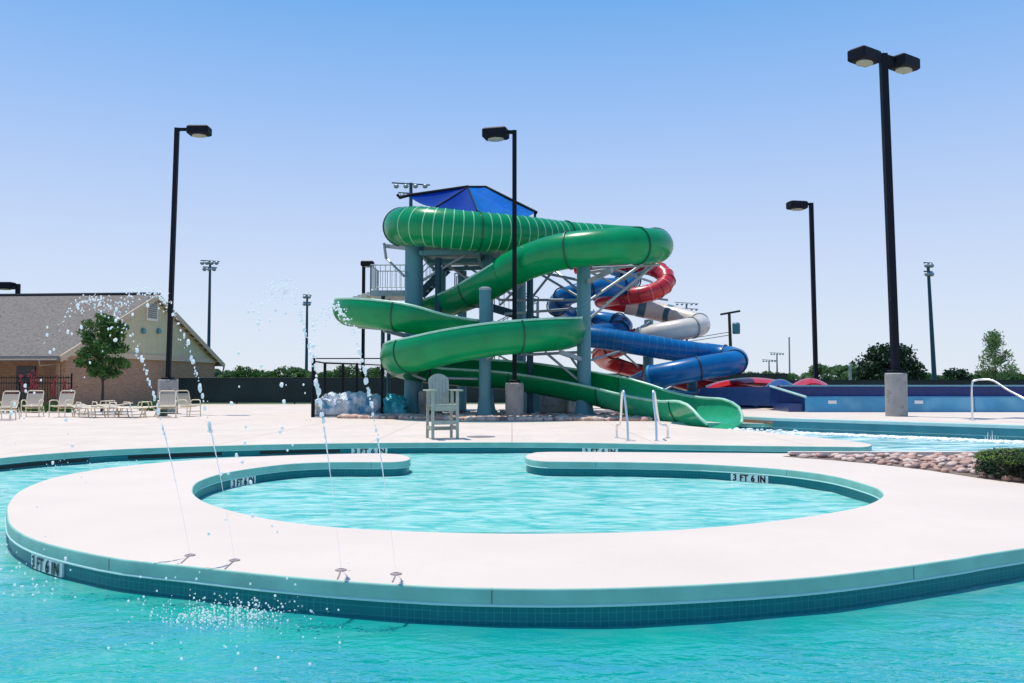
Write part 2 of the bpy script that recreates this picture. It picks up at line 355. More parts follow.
def inward(pts, closed, d, side):
    """offset polyline by d; side=+1 to the left of travel"""
    n = len(pts); out = []
    for i in range(n):
        a = pts[i-1] if (i > 0 or closed) else pts[i]; b = pts[(i+1) % n] if (i < n-1 or closed) else pts[i]
        t = Vector((b[0]-a[0], b[1]-a[1])); t = t.normalized() if t.length > 1e-9 else Vector((1, 0))
        out.append((pts[i][0]-t.y*d*side, pts[i][1]+t.x*d*side))
    return out
def edge_skirt(name, pts, side, parent, z0=0., closed=False, tz=-1.3):
    """land lies on `side`; coping with bullnose, thin lip and tile band facing away from the land"""
    def strip(prof, nm, m, uv=False):
        vs = []; fs = []; uvs = []; n = len(pts); s = 0
        rows = [inward(pts, closed, d, side) for d, z in prof]
        for i in range(n):
            if i: s += math.dist(pts[i], pts[i-1])
            for k, (d, z) in enumerate(prof): vs.append((rows[k][i][0], rows[k][i][1], z+z0)); uvs.append((s, z))
        K = len(prof)
        for i in range(n if closed else n-1):
            j = (i+1) % n
            for k in range(K-1): fs.append((i*K+k, j*K+k, j*K+k+1, i*K+k+1))
        b = MB(); b.add(vs, fs); o = b.build(nm, m, parent, smooth=35, normals=False)
        if uv: uvquadstrip(o, uvs)
        return o
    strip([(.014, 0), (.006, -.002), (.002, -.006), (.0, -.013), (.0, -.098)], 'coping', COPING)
    strip([(.0, -.098), (-.006, -.101), (-.009, -.107), (-.006, -.114), (.02, -.118)], 'coping_lip', LIP)
    strip([(.02, -.112), (.02, tz-z0)], 'tile_band', TILE, True)

def flat(name, loops, z, m, parent=None):
    vl = [[Vector((x, y, 0)) for x, y in lp] for lp in loops]
    tr = tessellate_polygon(vl); b = MB()
    b.add([(p.x, p.y, z) for lp in vl for p in lp], tr)
    return b.build(name, m, parent)

# orientation: travelling `sm` the land is on the right hand for the left outer part -> determine by signed area
def area(p): return sum(p[i][0]*p[(i+1) % len(p)][1]-p[(i+1) % len(p)][0]*p[i][1] for i in range(len(p)))/2
sgn = 1 if area(island_edge_all) > 0 else -1
top_in = inward(island_edge_all, True, .014, sgn)
isl = struct(flat('island_deck', [top_in], 0, ISL)); isl.name = 'island_deck'
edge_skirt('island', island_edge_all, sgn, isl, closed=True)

jb = MB(); s_acc = 0; nxt = 1.9; _o = inward(island_edge_all, True, -.0015, sgn); _t = inward(island_edge_all, True, .012, sgn)
for i in range(len(_o)-1):
    s_acc += math.dist(_o[i], _o[i+1])
    if s_acc > nxt:
        nxt += 3.05; a, c = Vector(_o[i]), Vector(_o[i+1]); d_ = (c-a).normalized()*.0035; m_ = (a+c)/2; q_ = (Vector(_t[i])+Vector(_t[i+1]))/2
        jb.add([(m_.x-d_.x, m_.y-d_.y, -.097), (m_.x+d_.x, m_.y+d_.y, -.097), (m_.x+d_.x, m_.y+d_.y, -.012), (m_.x-d_.x, m_.y-d_.y, -.012), (q_.x+d_.x, q_.y+d_.y, .0012), (q_.x-d_.x, q_.y-d_.y, .0012)], [(0, 1, 2, 3), (3, 2, 4, 5)])
jb.build('coping_joint', mat('joint_grout', (.12, .14, .13), .8), isl, normals=False)

# the big deck round the pools: one sheet with the water body cut out of it
bank = [(-6.6, 3.6), (-9.2, 7.0), (-9.9, 11.0), g2(0, 458), g2(50, 453.6), g2(111, 449.6), g2(185, 446.8), g2(260, 444.6), g2(340, 443.2), g2(430, 442.5), g2(512, 442.3), g2(600, 443), g2(664, 444.3), g2(760, 445.8), g2(845, 446.8)]
tip = [g2(862, 447), g2(871, 445.8), g2(869, 443.6), g2(850, 441)]
tongue = [g2(800, 435.5), g2(760, 431.6), g2(735, 429.6), (5.45, 25.2), (5.0, 27.2), (5.2, 28.3)]
bk = [(p[0], p[1]) for p in catmull([(x, y, 0) for x, y in bank+tip+tongue], .3)]
far_in = [(7.1, 27.7), (8.15, 27.25)]
RZ = .2
w1 = g2(773, 417.5, RZ); w2 = g2(1024, 425, RZ)
dirw = Vector((w2[0]-w1[0], w2[1]-w1[1])).normalized()
w3 = (22, w2[1]+dirw.y/dirw.x*(22-w2[0]))
hole = bk+far_in+[(w1[0], w1[1]+.02), (w3[0]-.001, w3[1]+.02), (22, 15.75), (22, 11.5)]+[(20, 6), (13, 2.6), (6, 1.5), (0, 1.1), (-4, 1.6)]
outerrect = [(-140, -90), (140, -90), (140, 51.5), (-140, 51.5)]
hs = 1 if area(hole) > 0 else -1
hole_in = inward(hole, True, .014, -hs)
deck = struct(flat('pool_deck', [outerrect, hole_in], 0, DECK))
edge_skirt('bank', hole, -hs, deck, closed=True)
# grass far beyond the fences, one sheet to the horizon
gr = MB(); gr.add([(-3000, 51.5, -.01), (3000, 51.5, -.01), (3000, 5000, -.01), (-3000, 5000, -.01),
                   (-3000, -3000, -.01), (3000, -3000, -.01), (3000, -90, -.01), (-3000, -90, -.01),
                   (-3000, -90, -.01), (-140, -90, -.01), (-140, 51.5, -.01), (-3000, 51.5, -.01),
                   (140, -90, -.01), (3000, -90, -.01), (3000, 51.5, -.01), (140, 51.5, -.01)],
                  [(0, 1, 2, 3), (4, 5, 6, 7), (8, 9, 10, 11), (12, 13, 14, 15)])
struct(gr.build('grass_ground', GRASS))
# raised deck on the right
rd_pts = [w1, w3, (60, 15.), (60, 51), (9.6, 51), (8.4, 34), (7.2, 30.6), (7.2, 28.4)]
rs = 1 if area(rd_pts) > 0 else -1
rd_in = inward(rd_pts, True, .014, rs)
rd = struct(flat('raised_deck', [rd_in], RZ, DECK))
PW = mat('teal_pool_wall', (.02, .20, .24), .5, var=.12, scale=2)
b = MB(); n = len(rd_pts)
b.add([(x, y, RZ-.02) for x, y in rd_pts]+[(x, y, RZ-.1) for x, y in rd_pts], [(i, (i+1) % n, (i+1) % n+n, i+n) for i in range(n)])
b.add([(p[0], p[1], RZ) for p in rd_in]+[(x, y, RZ-.02) for x, y in rd_pts], [(i, (i+1) % n, (i+1) % n+n, i+n) for i in range(n)])
b.build('coping', LIP, rd, normals=False)
b = MB(); b.add([(w1[0], w1[1]+.01, RZ-.1), (w3[0], w3[1]+.01, RZ-.1), (w3[0], w3[1]+.01, -1.3), (w1[0], w1[1]+.01, -1.3)], [(0, 1, 2, 3)]); b.build('pool_wall', PW, rd, normals=False)
b = MB(); ip = [rd_pts[4], rd_pts[5], rd_pts[6], rd_pts[7], rd_pts[0]]
b.add([(x, y, RZ-.1) for x, y in ip]+[(x, y, 0.) for x, y in ip], [(i, i+1, i+6, i+5) for i in range(4)]); b.build('retaining_face', TERRA, rd, normals=False)
# pool floor and the water sheets
b = MB(); b.add([(-11, .5, -1.3), (23, .5, -1.3), (23, 29, -1.3), (-11, 29, -1.3)], [(0, 1, 2, 3)]); struct(b.build('pool_floor', PLASTER))
def water_sheet(name, x0, x1, y0, y1, nx, ny, m, amp, keep=lambda x, y: True):
    vs = []; fs = []
    for j in range(ny+1):
        for i in range(nx+1):
            x = x0+(x1-x0)*i/nx; y = y0+(y1-y0)*j/ny
            z = WZ+amp*(noise.noise((x*.9, y*1.5, 0))+.5*noise.noise((x*2.1, y*3.4, 5)))
            vs.append((x, y, z))
    for j in range(ny):
        for i in range(nx):
            if keep(x0+(x1-x0)*(i+.5)/nx, y0+(y1-y0)*(j+.5)/ny): fs.append((j*(nx+1)+i, j*(nx+1)+i+1, (j+1)*(nx+1)+i+1, (j+1)*(nx+1)+i))
    b = MB(); b.add(vs, fs); return struct(b.build(name, m, None, smooth=80))
# sheets butt under the island and the tongue of deck, where they cannot be seen
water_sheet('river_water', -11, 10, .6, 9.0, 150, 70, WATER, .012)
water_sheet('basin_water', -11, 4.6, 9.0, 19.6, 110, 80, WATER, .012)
water_sheet('splash_pool_water', 4.6, 22, 9.0, 29.0, 90, 100, SPLASHW, .02)

# gutter slots in the far left bank
def along(pts, s0, s1, step=.1):
    out = []; s = 0
    for i in range(len(pts)-1):
        L = math.dist(pts[i], pts[i+1])
        if s+L >= s0 and s <= s1: out.append(pts[i])
        s += L
    return out
slot_pts = [p for p in bk if p[1] > 13.0 and p[0] < -3.6 and p[1] < 19]
sb = MB(); off = inward(slot_pts, False, -.006+.02, -hs)
k = 0
while k < len(off)-2:
    seg = off[k:k+6]
    for a, c in zip(seg[:-1], seg[1:]):
        sb.add([(a[0], a[1], -.135), (c[0], c[1], -.135), (c[0], c[1], -.2), (a[0], a[1], -.2)], [(0, 1, 2, 3)])
    k += 7
sb.build('gutter_slot', SLOTM, deck, normals=False)

# ------------------------------------------------------------------ depth markers
def text_mesh(txt, size):
    c = bpy.data.curves.new('t', 'FONT'); c.body = txt; c.size = size; c.align_x = 'CENTER'; c.offset = size*.022; c.space_character = 1.12
    o = bpy.data.objects.new('t', c); COL.objects.link(o); bpy.context.view_layer.update()
    me = bpy.data.meshes.new_from_object(o.evaluated_get(bpy.context.evaluated_depsgraph_get()))
    vs = [v.co.copy() for v in me.vertices]; fs = [tuple(p.vertices) for p in me.polygons]
    mx_ = (max(v.x for v in vs)+min(v.x for v in vs))/2; vs = [v-Vector((mx_, 0, 0)) for v in vs]
    bpy.data.objects.remove(o); bpy.data.curves.remove(c); bpy.data.meshes.remove(me); return vs, fs
TV, TF = text_mesh('3 FT 6 IN', .135)
def marker(poly, side, pxc, label, z=-.176, width=.60, scl=1.0):
    """a strip of white tiles with lettering that follows the pool wall where it crosses the given screen column's direction"""
    s = 0; best = None; acc = [0]
    for i in range(1, len(poly)): acc.append(acc[-1]+math.dist(poly[i], poly[i-1]))
    for i, p in enumerate(poly):
        a = abs(p[0]/p[1]-(pxc[0]-512)/FPX)
        if pxc[1] < p[1] < pxc[2] and (best is None or a < best[0]): best = (a, i)
    s0 = acc[best[1]]; offp = inward(poly, False, -.0, side)
    def at(s, d):
        for i in range(1, len(poly)):
            if acc[i] >= s or i == len(poly)-1:
                t = (s-acc[i-1])/max(1e-6, acc[i]-acc[i-1]); a = Vector(poly[i-1]); c = Vector(poly[i]); tt = (c-a).normalized()
                nrm = Vector((-tt.y, tt.x))*side; return a.lerp(c, t)+nrm*d, tt
    base, tt = at(s0, 0)
    # reading direction: left to right for someone facing the wall from the water side
    nrm = Vector((-tt.y, tt.x))*side          # towards the land
    right = Vector((nrm.y, -nrm.x)); sg = 1 if right.dot(tt) > 0 else -1
    t = thing('depth_marker', label, 'depth marker', (base.x, base.y, z))
    O = (base.x, base.y, z); b = MB(O); n = 12; vs = []
    hh = .056*scl
    for i in range(n+1):
        s_ = s0+(i/n-.5)*width
        for dd, zz in ((.002, -hh), (.002, hh), (.022, -hh), (.022, hh)): q, _ = at(s_, dd); vs.append((q.x, q.y, z+zz))
    fs = []
    for i in range(n): a = i*4; fs += [(a, a+4, a+5, a+1), (a+2, a+3, a+7, a+6), (a+1, a+5, a+7, a+3), (a, a+2, a+6, a+4)]
    fs += [(0, 1, 3, 2), (n*4, n*4+2, n*4+3, n*4+1)]
    b.add(vs, fs); b.build('tile_panel', WHITE, t)
    b = MB(O); vs = []; w0 = max(v.x for v in TV)-min(v.x for v in TV); kx = (width*.86)/w0
    for v in TV:
        q, _ = at(s0+sg*v.x*kx, -.006); vs.append((q.x, q.y, z+(v.y-.047)*scl))
    b.add(vs, TF); b.add([(v[0]+right.x*.0025, v[1]+right.y*.0025, v[2]+.001) for v in vs], TF); b.add([(v[0]-right.x*.0025, v[1]-right.y*.0025, v[2]-.001) for v in vs], TF); b.build('lettering', INK, t, normals=False)
marker(sm, sgn, (52, 5, 9), 'depth marker 3 FT 6 IN on the outer island wall, nearest the camera')
marker(sm, sgn, (247, 11.5, 14.5), 'depth marker 3 FT 6 IN on the left inner basin wall')
marker(sm, sgn, (755, 12, 14.6), 'depth marker 3 FT 6 IN on the right inner basin wall')
marker(bk, -hs, (365, 17, 20), 'depth marker 3 FT 6 IN on the far bank left of the lifeguard chair', z=-.172, width=.76)
marker(bk, -hs, (605, 17, 20), 'depth marker 3 FT 6 IN on the far bank below the pool grab rails', z=-.172, width=.76)

# ------------------------------------------------------------------ water slides
def frames(pts):
    out = []
    for i, p in enumerate(pts):
        a = Vector(pts[max(0, i-1)][:3]); c = Vector(pts[min(len(pts)-1, i+1)][:3]); T = (c-a).normalized()
        S = T.cross(Vector((0, 0, 1))).normalized(); U = S.cross(T); out.append((Vector(p[:3]), T, S, U))
    return out
def tube_part(name, fr, r, m, parent, O, n=28):
    b = MB(O); vs = []; fs = []
    for c, T, S, U in fr:
        for k in range(n): a = 2*math.pi*k/n; vs.append(c+S*math.cos(a)*r+U*math.sin(a)*r)
    for i in range(len(fr)-1):
        for k in range(n): j = (k+1) % n; fs.append((i*n+k, i*n+j, i*n+n+j, i*n+n+k))
    b.add(vs, fs); return b.build(name, m, parent, smooth=50)
def ring_part(name, f, r, m, parent, O, w=.05, h=.045, n=28, a0=0, a1=2*math.pi):
    c, T, S, U = f; b = MB(O); vs = []; full = abs(a1-a0-2*math.pi) < 1e-6; N = n if full else n+1
    for k in range(N):
        a = a0+(a1-a0)*k/n; d = S*math.sin(a)-U*math.cos(a)
        for t, q in ((-w/2, r-.015), (-w/2, r+h), (w/2, r+h), (w/2, r-.015)): vs.append(c+T*t+d*q)
    fs = []
    for k in range(n if full else n):
        j = (k+1) % N
        for i in range(4): fs.append((k*4+i, k*4+(i+1) % 4, j*4+(i+1) % 4, j*4+i))
    if not full: fs += [(0, 1, 2, 3), (n*4+3, n*4+2, n*4+1, n*4)]
    b.add(vs, fs); return b.build(name, m, parent, smooth=40)
def flume_part(name, pts, m, rim, parent, O, n=22, th=.035):
    """pts: x y z r thL thR (radians); open trough, walls of different height"""
    fr = frames(pts); b = MB(O); vs = []; fs = []; rl = []; rr = []
    for (c, T, S, U), p in zip(fr, pts):
        r, tl, tr = p[3:6]; ring = []
        for q in (r, r-th):
            row = [c+S*math.sin(-tl+(tl+tr)*k/n)*q-U*math.cos(-tl+(tl+tr)*k/n)*q for k in range(n+1)]
            ring += row if q == r else row[::-1]
        vs += ring; q = r-th/2
        rl.append(c-S*math.sin(tl)*q-U*math.cos(tl)*q); rr.append(c+S*math.sin(tr)*q-U*math.cos(tr)*q)
    K = 2*(n+1)
    for i in range(len(fr)-1):
        for k in range(K): j = (k+1) % K; fs.append((i*K+k, i*K+j, (i+1)*K+j, (i+1)*K+k))
    fs += [tuple(range(K)), tuple(range((len(fr))*K-1, (len(fr)-1)*K-1, -1))]
    b.add(vs, fs); o = b.build(name, m, parent, smooth=50)
    for q in (rl, rr): MB(O).path(q, .05, 6).build('rim', rim, o, smooth=60)
    return fr
def flanges(name, fr, every, r, m, parent, O, start=4, **kw):
    i = start
    while i < len(fr)-2: ring_part(name, fr[i], r, m, parent, O, **kw); i += every

def pp(L, extra=None):
    return [tuple(P(*q[:3]))+tuple(q[3:]) for q in L]
# --- green slide
def gp(L, k=1.01): return [tuple(P(q[0], q[1], q[2]+1.3*max(0, min(1, (q[2]-26.3)/2.2))))+((q[3]*(k if q[2] > 28.5 else 1),)+tuple(q[4:]) if len(q) > 3 else ()) for q in L]
GO = (0, 31, 0)
gs = thing('green_water_slide', 'winding green water slide, striped tube on top and open flume ending in the splash pool', 'water slide', GO)
TA = catmull(gp([(470, 238, 37.0), (440, 234, 36.6), (415, 230, 35.4), (403, 227.5, 33.6), (408, 226, 32.2), (430, 227, 31.5), (470, 231, 31.6), (520, 235, 32.4), (565, 240, 33.8), (610, 243, 34.6), (640, 245, 34.0)]), .3)
TB = catmull(gp([(640, 245, 34.0), (655, 245.5, 32.3), (652, 246, 30.6), (630, 246, 29.6), (597, 247.5, 29.4), (560, 252, 29.8), (527, 262, 30.6), (505, 273, 31.2)]), .3)
r0 = .70
fa = frames(TA); fb = frames(TB)
r1 = r0*1.075
tube_part('tube_section', fa, r1, GREEN, gs, GO)
rB_ = .655
tube_part('tube_section', fb, rB_, GREEN, gs, GO)
for i in range(9, len(fa)-6, 1):
    if fa[i][0].x > X(408, 32) and i not in (16, 28, 40): ring_part('stripe', fa[i], r1, GSTRIPE, gs, GO, w=.035, h=-.003+.012)
for i in (11, 16, 28, 40): ring_part('flange', fa[min(i, len(fa)-2)], r1, GDARK, gs, GO)
flanges('flange', fb, 8, rB_, GDARK, gs, GO, start=5)
a95 = R(100)
FL = gp([(505, 273, 31.2, .655, R(120), R(120)), (486, 283, 31.8, r0, R(108), R(100)), (462, 294, 32.8, r0, R(98), R(95)), (430, 304, 34.2, r0, R(95), R(95)), (395, 308, 35.4, r0, R(90), R(100)), (366, 308, 35.0, r0, R(80), R(115)),
         (352.5, 308, 33.4, r0, R(75), R(118)), (353, 308, 31.7, r0, R(75), R(118)), (370, 309, 30.7, r0, R(75), R(118)), (405, 313, 30.2, r0, R(80), R(116)), (425, 316, 30.1, r0, R(80), R(108)), (442, 319, 30.2, r0, R(82), R(96)), (475, 324, 31, r0, R(90), R(95)),
         (515, 325, 32.6, r0, R(100), R(90)), (545, 326, 32.8, r0, R(115), R(85)), (565, 328, 31.3, r0, R(125), R(80)), (562, 330, 29.6, r0, R(126), R(80)), (532, 332, 28.6, r0, R(126), R(80)), (490, 336, 28.2, r0, R(126), R(80)),
         (450, 343, 28.2, r0, R(126), R(80)), (422, 350, 28.5, r0, R(126), R(80)), (403, 354, 29.5, r0, R(125), R(80)), (400, 358, 31.0, r0, R(122), R(80)), (410, 362, 32.4, r0, R(122), R(80)), (435, 366, 33.2, r0, R(124), R(82)), (470, 369, 33.3, r0, R(126), R(86)),
         (510, 372, 32.9, r0, R(128), R(88)), (550, 378, 32, r0, R(130), R(90)), (600, 387, 30.8, r0+.02, R(130), R(90)), (632, 394, 29.8, r0+.05, R(122), R(90)), (655, 399, 29, .80, R(108), R(92)), (680, 402, 28.2, .84, R(100), R(92)), (702, 402.5, 27.4, .84, R(96), R(92)), (716, 403.5, 26.9, .82, R(80), R(76)), (724, 405, 26.5, .80, R(46), R(42))])
FLs = catmull(FL, .28)
cut = [0]+[i for i in range(1, len(FLs)) if i % 34 == 0]+[len(FLs)-1]
ff = []
for a, c in zip(cut[:-1], cut[1:]):
    if c-a < 2: continue
    seg = FLs[a:c+1]; last = (c == len(FLs)-1)
    ff += flume_part('flume_section', seg, GREEN2 if (last and len(seg) < 34) else GREEN, GRIM, gs, GO)[:-1]
i = 6
while i < len(FLs)-4:
    f = frames(FLs[i-1:i+2])[1]; p = FLs[i]
    ring_part('flange', f, p[3], GDARK, gs, GO, a0=-p[4]+.02, a1=p[5]-.02, w=.05, h=.03); i += 13

# --- slide tower
TO = (-1.4, 36, 0)
XB = [((592, 268, 32.6), (660, 265, 33)), ((592, 262, 33), (652, 282, 36)), ((600, 290, 36), (650, 268, 34)), ((520, 262, 35), (584, 300, 33)), ((560, 262, 33), (530, 300, 35)), ((592, 352, 33), (566, 330, 34)), ((545, 352, 33), (584, 385, 32.6)), ((592, 360, 34), (640, 345, 40)), ((655, 395, 38), (700, 372, 39)), ((620, 340, 40), (649, 322, 43)), ((622, 352, 40), (649, 376, 43)), ((600, 292, 41), (668, 300, 41)), ((655, 300, 41), (668, 284, 40.6))]
tw = thing('slide_tower', 'steel stair tower with high start platform under a blue shade canopy', 'slide tower', TO)
px0, px1, py0, py1, pz = X(424, 35), X(533, 36), 34.2, 38.8, 6.72
b = MB(TO); b.box(((px0+px1)/2, (py0+py1)/2, pz-.12), (px1-px0, py1-py0, .18)); b.build('platform', GALV, tw)
b = MB(TO)
for yy in (33.6, 36, 38.4): b.beam((px0, yy, pz-.42), (px1, yy, pz-.3), .12, .18)
for xx in (px0, (px0+px1)/2, px1): b.beam((xx, 33.5, pz-.42), (xx, 38.5, pz-.3), .12, .16)
b.build('platform_beam', STEEL, tw)
def rail(pts, parent, O, m=GALV, h=1.05, sp=.14, name='railing'):
    b = MB(O)
    for p, q in zip(pts[:-1], pts[1:]):
        p = Vector(p); q = Vector(q); L = (q-p).length; n = max(1, int(L/sp))
        up = Vector((0, 0, h))
        b.bar(p+up, q+up, .028, 6); b.bar(p+up*.12, q+up*.12, .018, 5)
        for i in range(n+1): c = p.lerp(q, i/n); b.bar(c+(up*.12 if i not in (0, n) else up*0), c+up, .012 if i not in (0, n) else .03, 4)
    return b.build(name, m, parent)
rail([(px0, py0, pz), (px0, py1, pz), (px1, py1, pz), (px1, py0, pz)], tw, TO)
for (px, d, rr, zt) in ((441, 38.2, .2, 6.2), (462, 38.3, .2, 6.2), (521, 38.2, .22, 6.2), (530, 33.9, .13, 6.2), (438, 34.2, .13, 6.2)):
    x = X(px, d); b = MB(TO); b.bar((x, d, 0), (x, d, zt), rr, 14); b.box((x, d, .03), (.7, .7, .06)); b.build('column', STEEL if rr > .19 else STEELD, tw, smooth=40)
# stairs behind: zigzag flights
def flight(x0, z0, x1, z1, y, wd, nm='stair_flight'):
    b = MB(TO)
    for yy in (y-wd/2, y+wd/2): b.beam((x0, yy, z0), (x1, yy, z1), .06, .28)
    n = int(abs(z1-z0)/.19)
    for i in range(1, n): t = i/n; b.box((x0+(x1-x0)*t, y, z0+(z1-z0)*t), (.28, wd, .04))
    o = b.build(nm, STEELD, tw)
    for yy in (y-wd/2, y+wd/2): rail([(x0, yy, z0), (x1, yy, z1)], o, TO, sp=.22)
flight(2.2, 0, -2.2, 2.3, 40, 1.2); flight(-2.2, 2.3, 1.2, 4.1, 41.4, 1.2); flight(1.2, 4.1, -2.6, 5.2, 40, 1.2)
flight(-4.1, 5.2, -2.9, 6.4, 38.9, 1.2)
for c_, s_ in (((-2.6, 40.7, 2.25), (1, 2.8, .1)), ((1.8, 40.7, 4.05), (1.2, 2.8, .1))): MB(TO).box(c_, s_).build('stair_landing', STEELD, tw)
# left landing with guard rail, and the small beige stair end beside it
lz = Z(291, 37.5)
b = MB(TO); b.box((X(390, 37.5), 38.3, lz-.12), (X(410, 37.5)-X(371, 37.5), 2.2, .24)); b.build('stair_landing', GALV, tw)
rail([(X(410, 37.5), 37.25, lz), (X(371, 37.5), 37.25, lz), (X(371, 37.5), 39.3, lz), (X(410, 39.3), 39.3, lz)], tw, TO, h=1.1, sp=.2)
b = MB(TO)
for k in range(6): b.box((X(371, 37.5)-.14-.2*k, 38.3, lz-.1-.06*k), (.2, 1.2, .16))
b.build('upper_steps', CREAM, tw)
b = MB(TO); b.bar((X(383, 37.5), 37.4, 0), (X(383, 37.5), 37.4, lz-.2), .09, 10); b.bar((X(383, 37.5), 39.2, 0), (X(383, 37.5), 39.2, lz-.2), .09, 10); b.build('column', STEELD, tw, smooth=40)
# bracing
b = MB(TO)
for s in [((443, 262, 37), (500, 300, 37)), ((443, 300, 37), (500, 262, 37)), ((463, 264, 38), (521, 300, 38)), ((463, 300, 38), (521, 264, 38)), ((420, 282, 33.5), (478, 247, 33.5)), ((384, 243, 34), (386, 258, 34)), ((386, 258, 34), (404, 276, 33)),
          ((500, 300, 36), (584, 300, 34)), ((500, 305, 37), (545, 262, 36)), ((545, 262, 36), (578, 290, 34)), ((520, 268, 35), (578, 280, 33)), ((505, 314, 37), (584, 308, 34)),
          ((590, 300, 32), (640, 266, 32.4)), ((590, 272, 32), (650, 263, 32.4)), ((590, 318, 32), (655, 264, 32.4)), ((590, 272, 32), (628, 290, 35)), ((628, 290, 35), (650, 264, 32.6)),
          ((425, 332, 31.5), (384, 329, 31.5)), ((384, 329, 31.5), (358, 327, 31.8)), ((426, 380, 32), (405, 372, 32)), ((520, 355, 33), (584, 352, 32.5)), ((567, 352, 33), (584, 376, 32.5)), ((440, 378, 32), (478, 379, 32))]:
    q0 = P(s[0][0], s[0][1], s[0][2]+.8); q1 = P(s[1][0], s[1][1], s[1][2]+.8); MB(TO).bar(q0, q1, .055, 6).build('brace', GALV, tw)
for q in XB: MB(TO).bar(P(*q[0]), P(*q[1]), .05, 6).build('brace', GALV, tw)
# canopy
rA = P(468, 187.5, 35.6); rB = P(485, 187.5, 35.8)
L_ = P(409, 196.5, 33.0); N_ = P(437, 207, 32.6); M_ = P(516, 216, 33.6); R_ = P(535, 212.5, 35.2); F1 = P(520, 207, 38.6); F2 = P(440, 203, 38.2)
def sail(tris, m, nm='canopy_panel'):
    b = MB(TO); vs = []; fs = []
    n = 8
    for A, B, C in tris:
        base = len(b.v); idx = {}; vs = []; fs = []
        for i in range(n+1):
            for j in range(n+1-i):
                u, v = i/n, j/n; w_ = 1-u-v; q = A*w_+B*u+C*v; q = q-Vector((0, 0, 1))*(.9*u*v*w_*4+.22*u*v*2); idx[(i, j)] = len(vs); vs.append(q)
        for i in range(n):
            for j in range(n-i):
                fs.append((idx[i, j], idx[i+1, j], idx[i, j+1]))
                if i+j < n-1: fs.append((idx[i+1, j], idx[i+1, j+1], idx[i, j+1]))
        m0 = len(vs); vs2 = vs+[v+Vector((0, 0, .02)) for v in vs]; fs2 = fs+[tuple(reversed([x+m0 for x in f])) for f in fs]
        b.add(vs2, fs2)
    return b.build(nm, m, tw, smooth=60, normals=False)
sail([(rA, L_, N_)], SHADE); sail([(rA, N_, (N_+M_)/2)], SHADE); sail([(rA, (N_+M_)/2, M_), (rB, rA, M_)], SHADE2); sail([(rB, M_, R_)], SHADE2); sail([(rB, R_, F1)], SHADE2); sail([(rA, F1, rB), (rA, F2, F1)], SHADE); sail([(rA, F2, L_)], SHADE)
b = MB(TO)
for p, q, w_ in ((rA, L_, .03), (rA, N_, .03), (rA, (N_+M_)/2, .03), (rA, rB, .05), (rB, R_+(R_-rB)*.04, .07), (rB, F1, .04), (rA, F2, .04)): b.bar(p+Vector((0, 0, .03)), q+Vector((0, 0, .03)), w_, 8)
for t_ in (.14, .45, .66): q = rB.lerp(R_, t_); b.bar((q.x, q.y, pz), (q.x, q.y, q.z), .05, 8)
b.path([rA+Vector((0, 0, .04)), L_+Vector((0, 0, .05)), L_+Vector((-.35, 0, -.05)), L_+Vector((-.45, 0, .08))], .06, 8)
for q in (R_, F1, F2, N_): b.bar((q.x, q.y, pz), (q.x, q.y, q.z), .055, 8)
b.build('canopy_frame', BLACK, tw, smooth=40)

# --- big steel columns
def column(px, d, ytop, wpx, label, foot=True, arms=()):
    x = X(px, d); zt = Z(ytop, d); r = wpx/2/FPX*d; O = (x, d, 0)
    t = thing('support_column', label, 'steel column', O, 0, 'steel columns that carry the slides')
    b = MB(O); b.bar((x, d, .05), (x, d, zt), r, 22); b.build('shaft', STEEL, t, smooth=40)
    b = MB(O); b.lathe((x, d, 0), [(r*1.9, 0), (r*1.9, .06), (r*1.5, .1), (r*1.3, .3), (r*1.03, .75)], 22)
    for k in range(8): a = k*math.pi/4; b.bar((x+math.cos(a)*r*1.6, d+math.sin(a)*r*1.6, .05), (x+math.cos(a)*r*1.6, d+math.sin(a)*r*1.6, .14), .03, 6)
    b.build('base_plate', STEEL, t, smooth=30)
    b = MB(O); b.lathe((x, d, zt), [(r*1.06, -.03), (r*1.06, .05), (r*.6, .09)], 22); b.build('cap', GALV, t, smooth=30)
    for q in arms:
        b = MB(O); e = P(*q); b.beam((x, d, e.z-.25), e, .1, .16); b.build('arm', GALV, t)
column(413.5, 34.2, 238, 18, 'thickest teal steel column at the left end of the green slide', arms=[(386, 246, 35), (384, 330, 33)])
column(485, 31.4, 289.5, 12, 'teal steel column just left of the middle lamp, standing in rocks', arms=[(497, 352, 30.2)])
column(487.5, 35.6, 250, 11.5, 'slimmer teal column behind the green tube under the platform corner')
column(584, 32.3, 262, 14, 'teal steel column right of the middle lamp under the green tube', arms=[(560, 352, 30.5), (612, 270, 30.2)])
column(649, 44, 321, 9, 'teal column holding the cream slide behind the green one')
column(648, 41, 352, 10, 'short teal column under the blue tube behind the green flume')
column(692, 39.5, 362, 10, 'teal column under the lowest blue tube at the right')

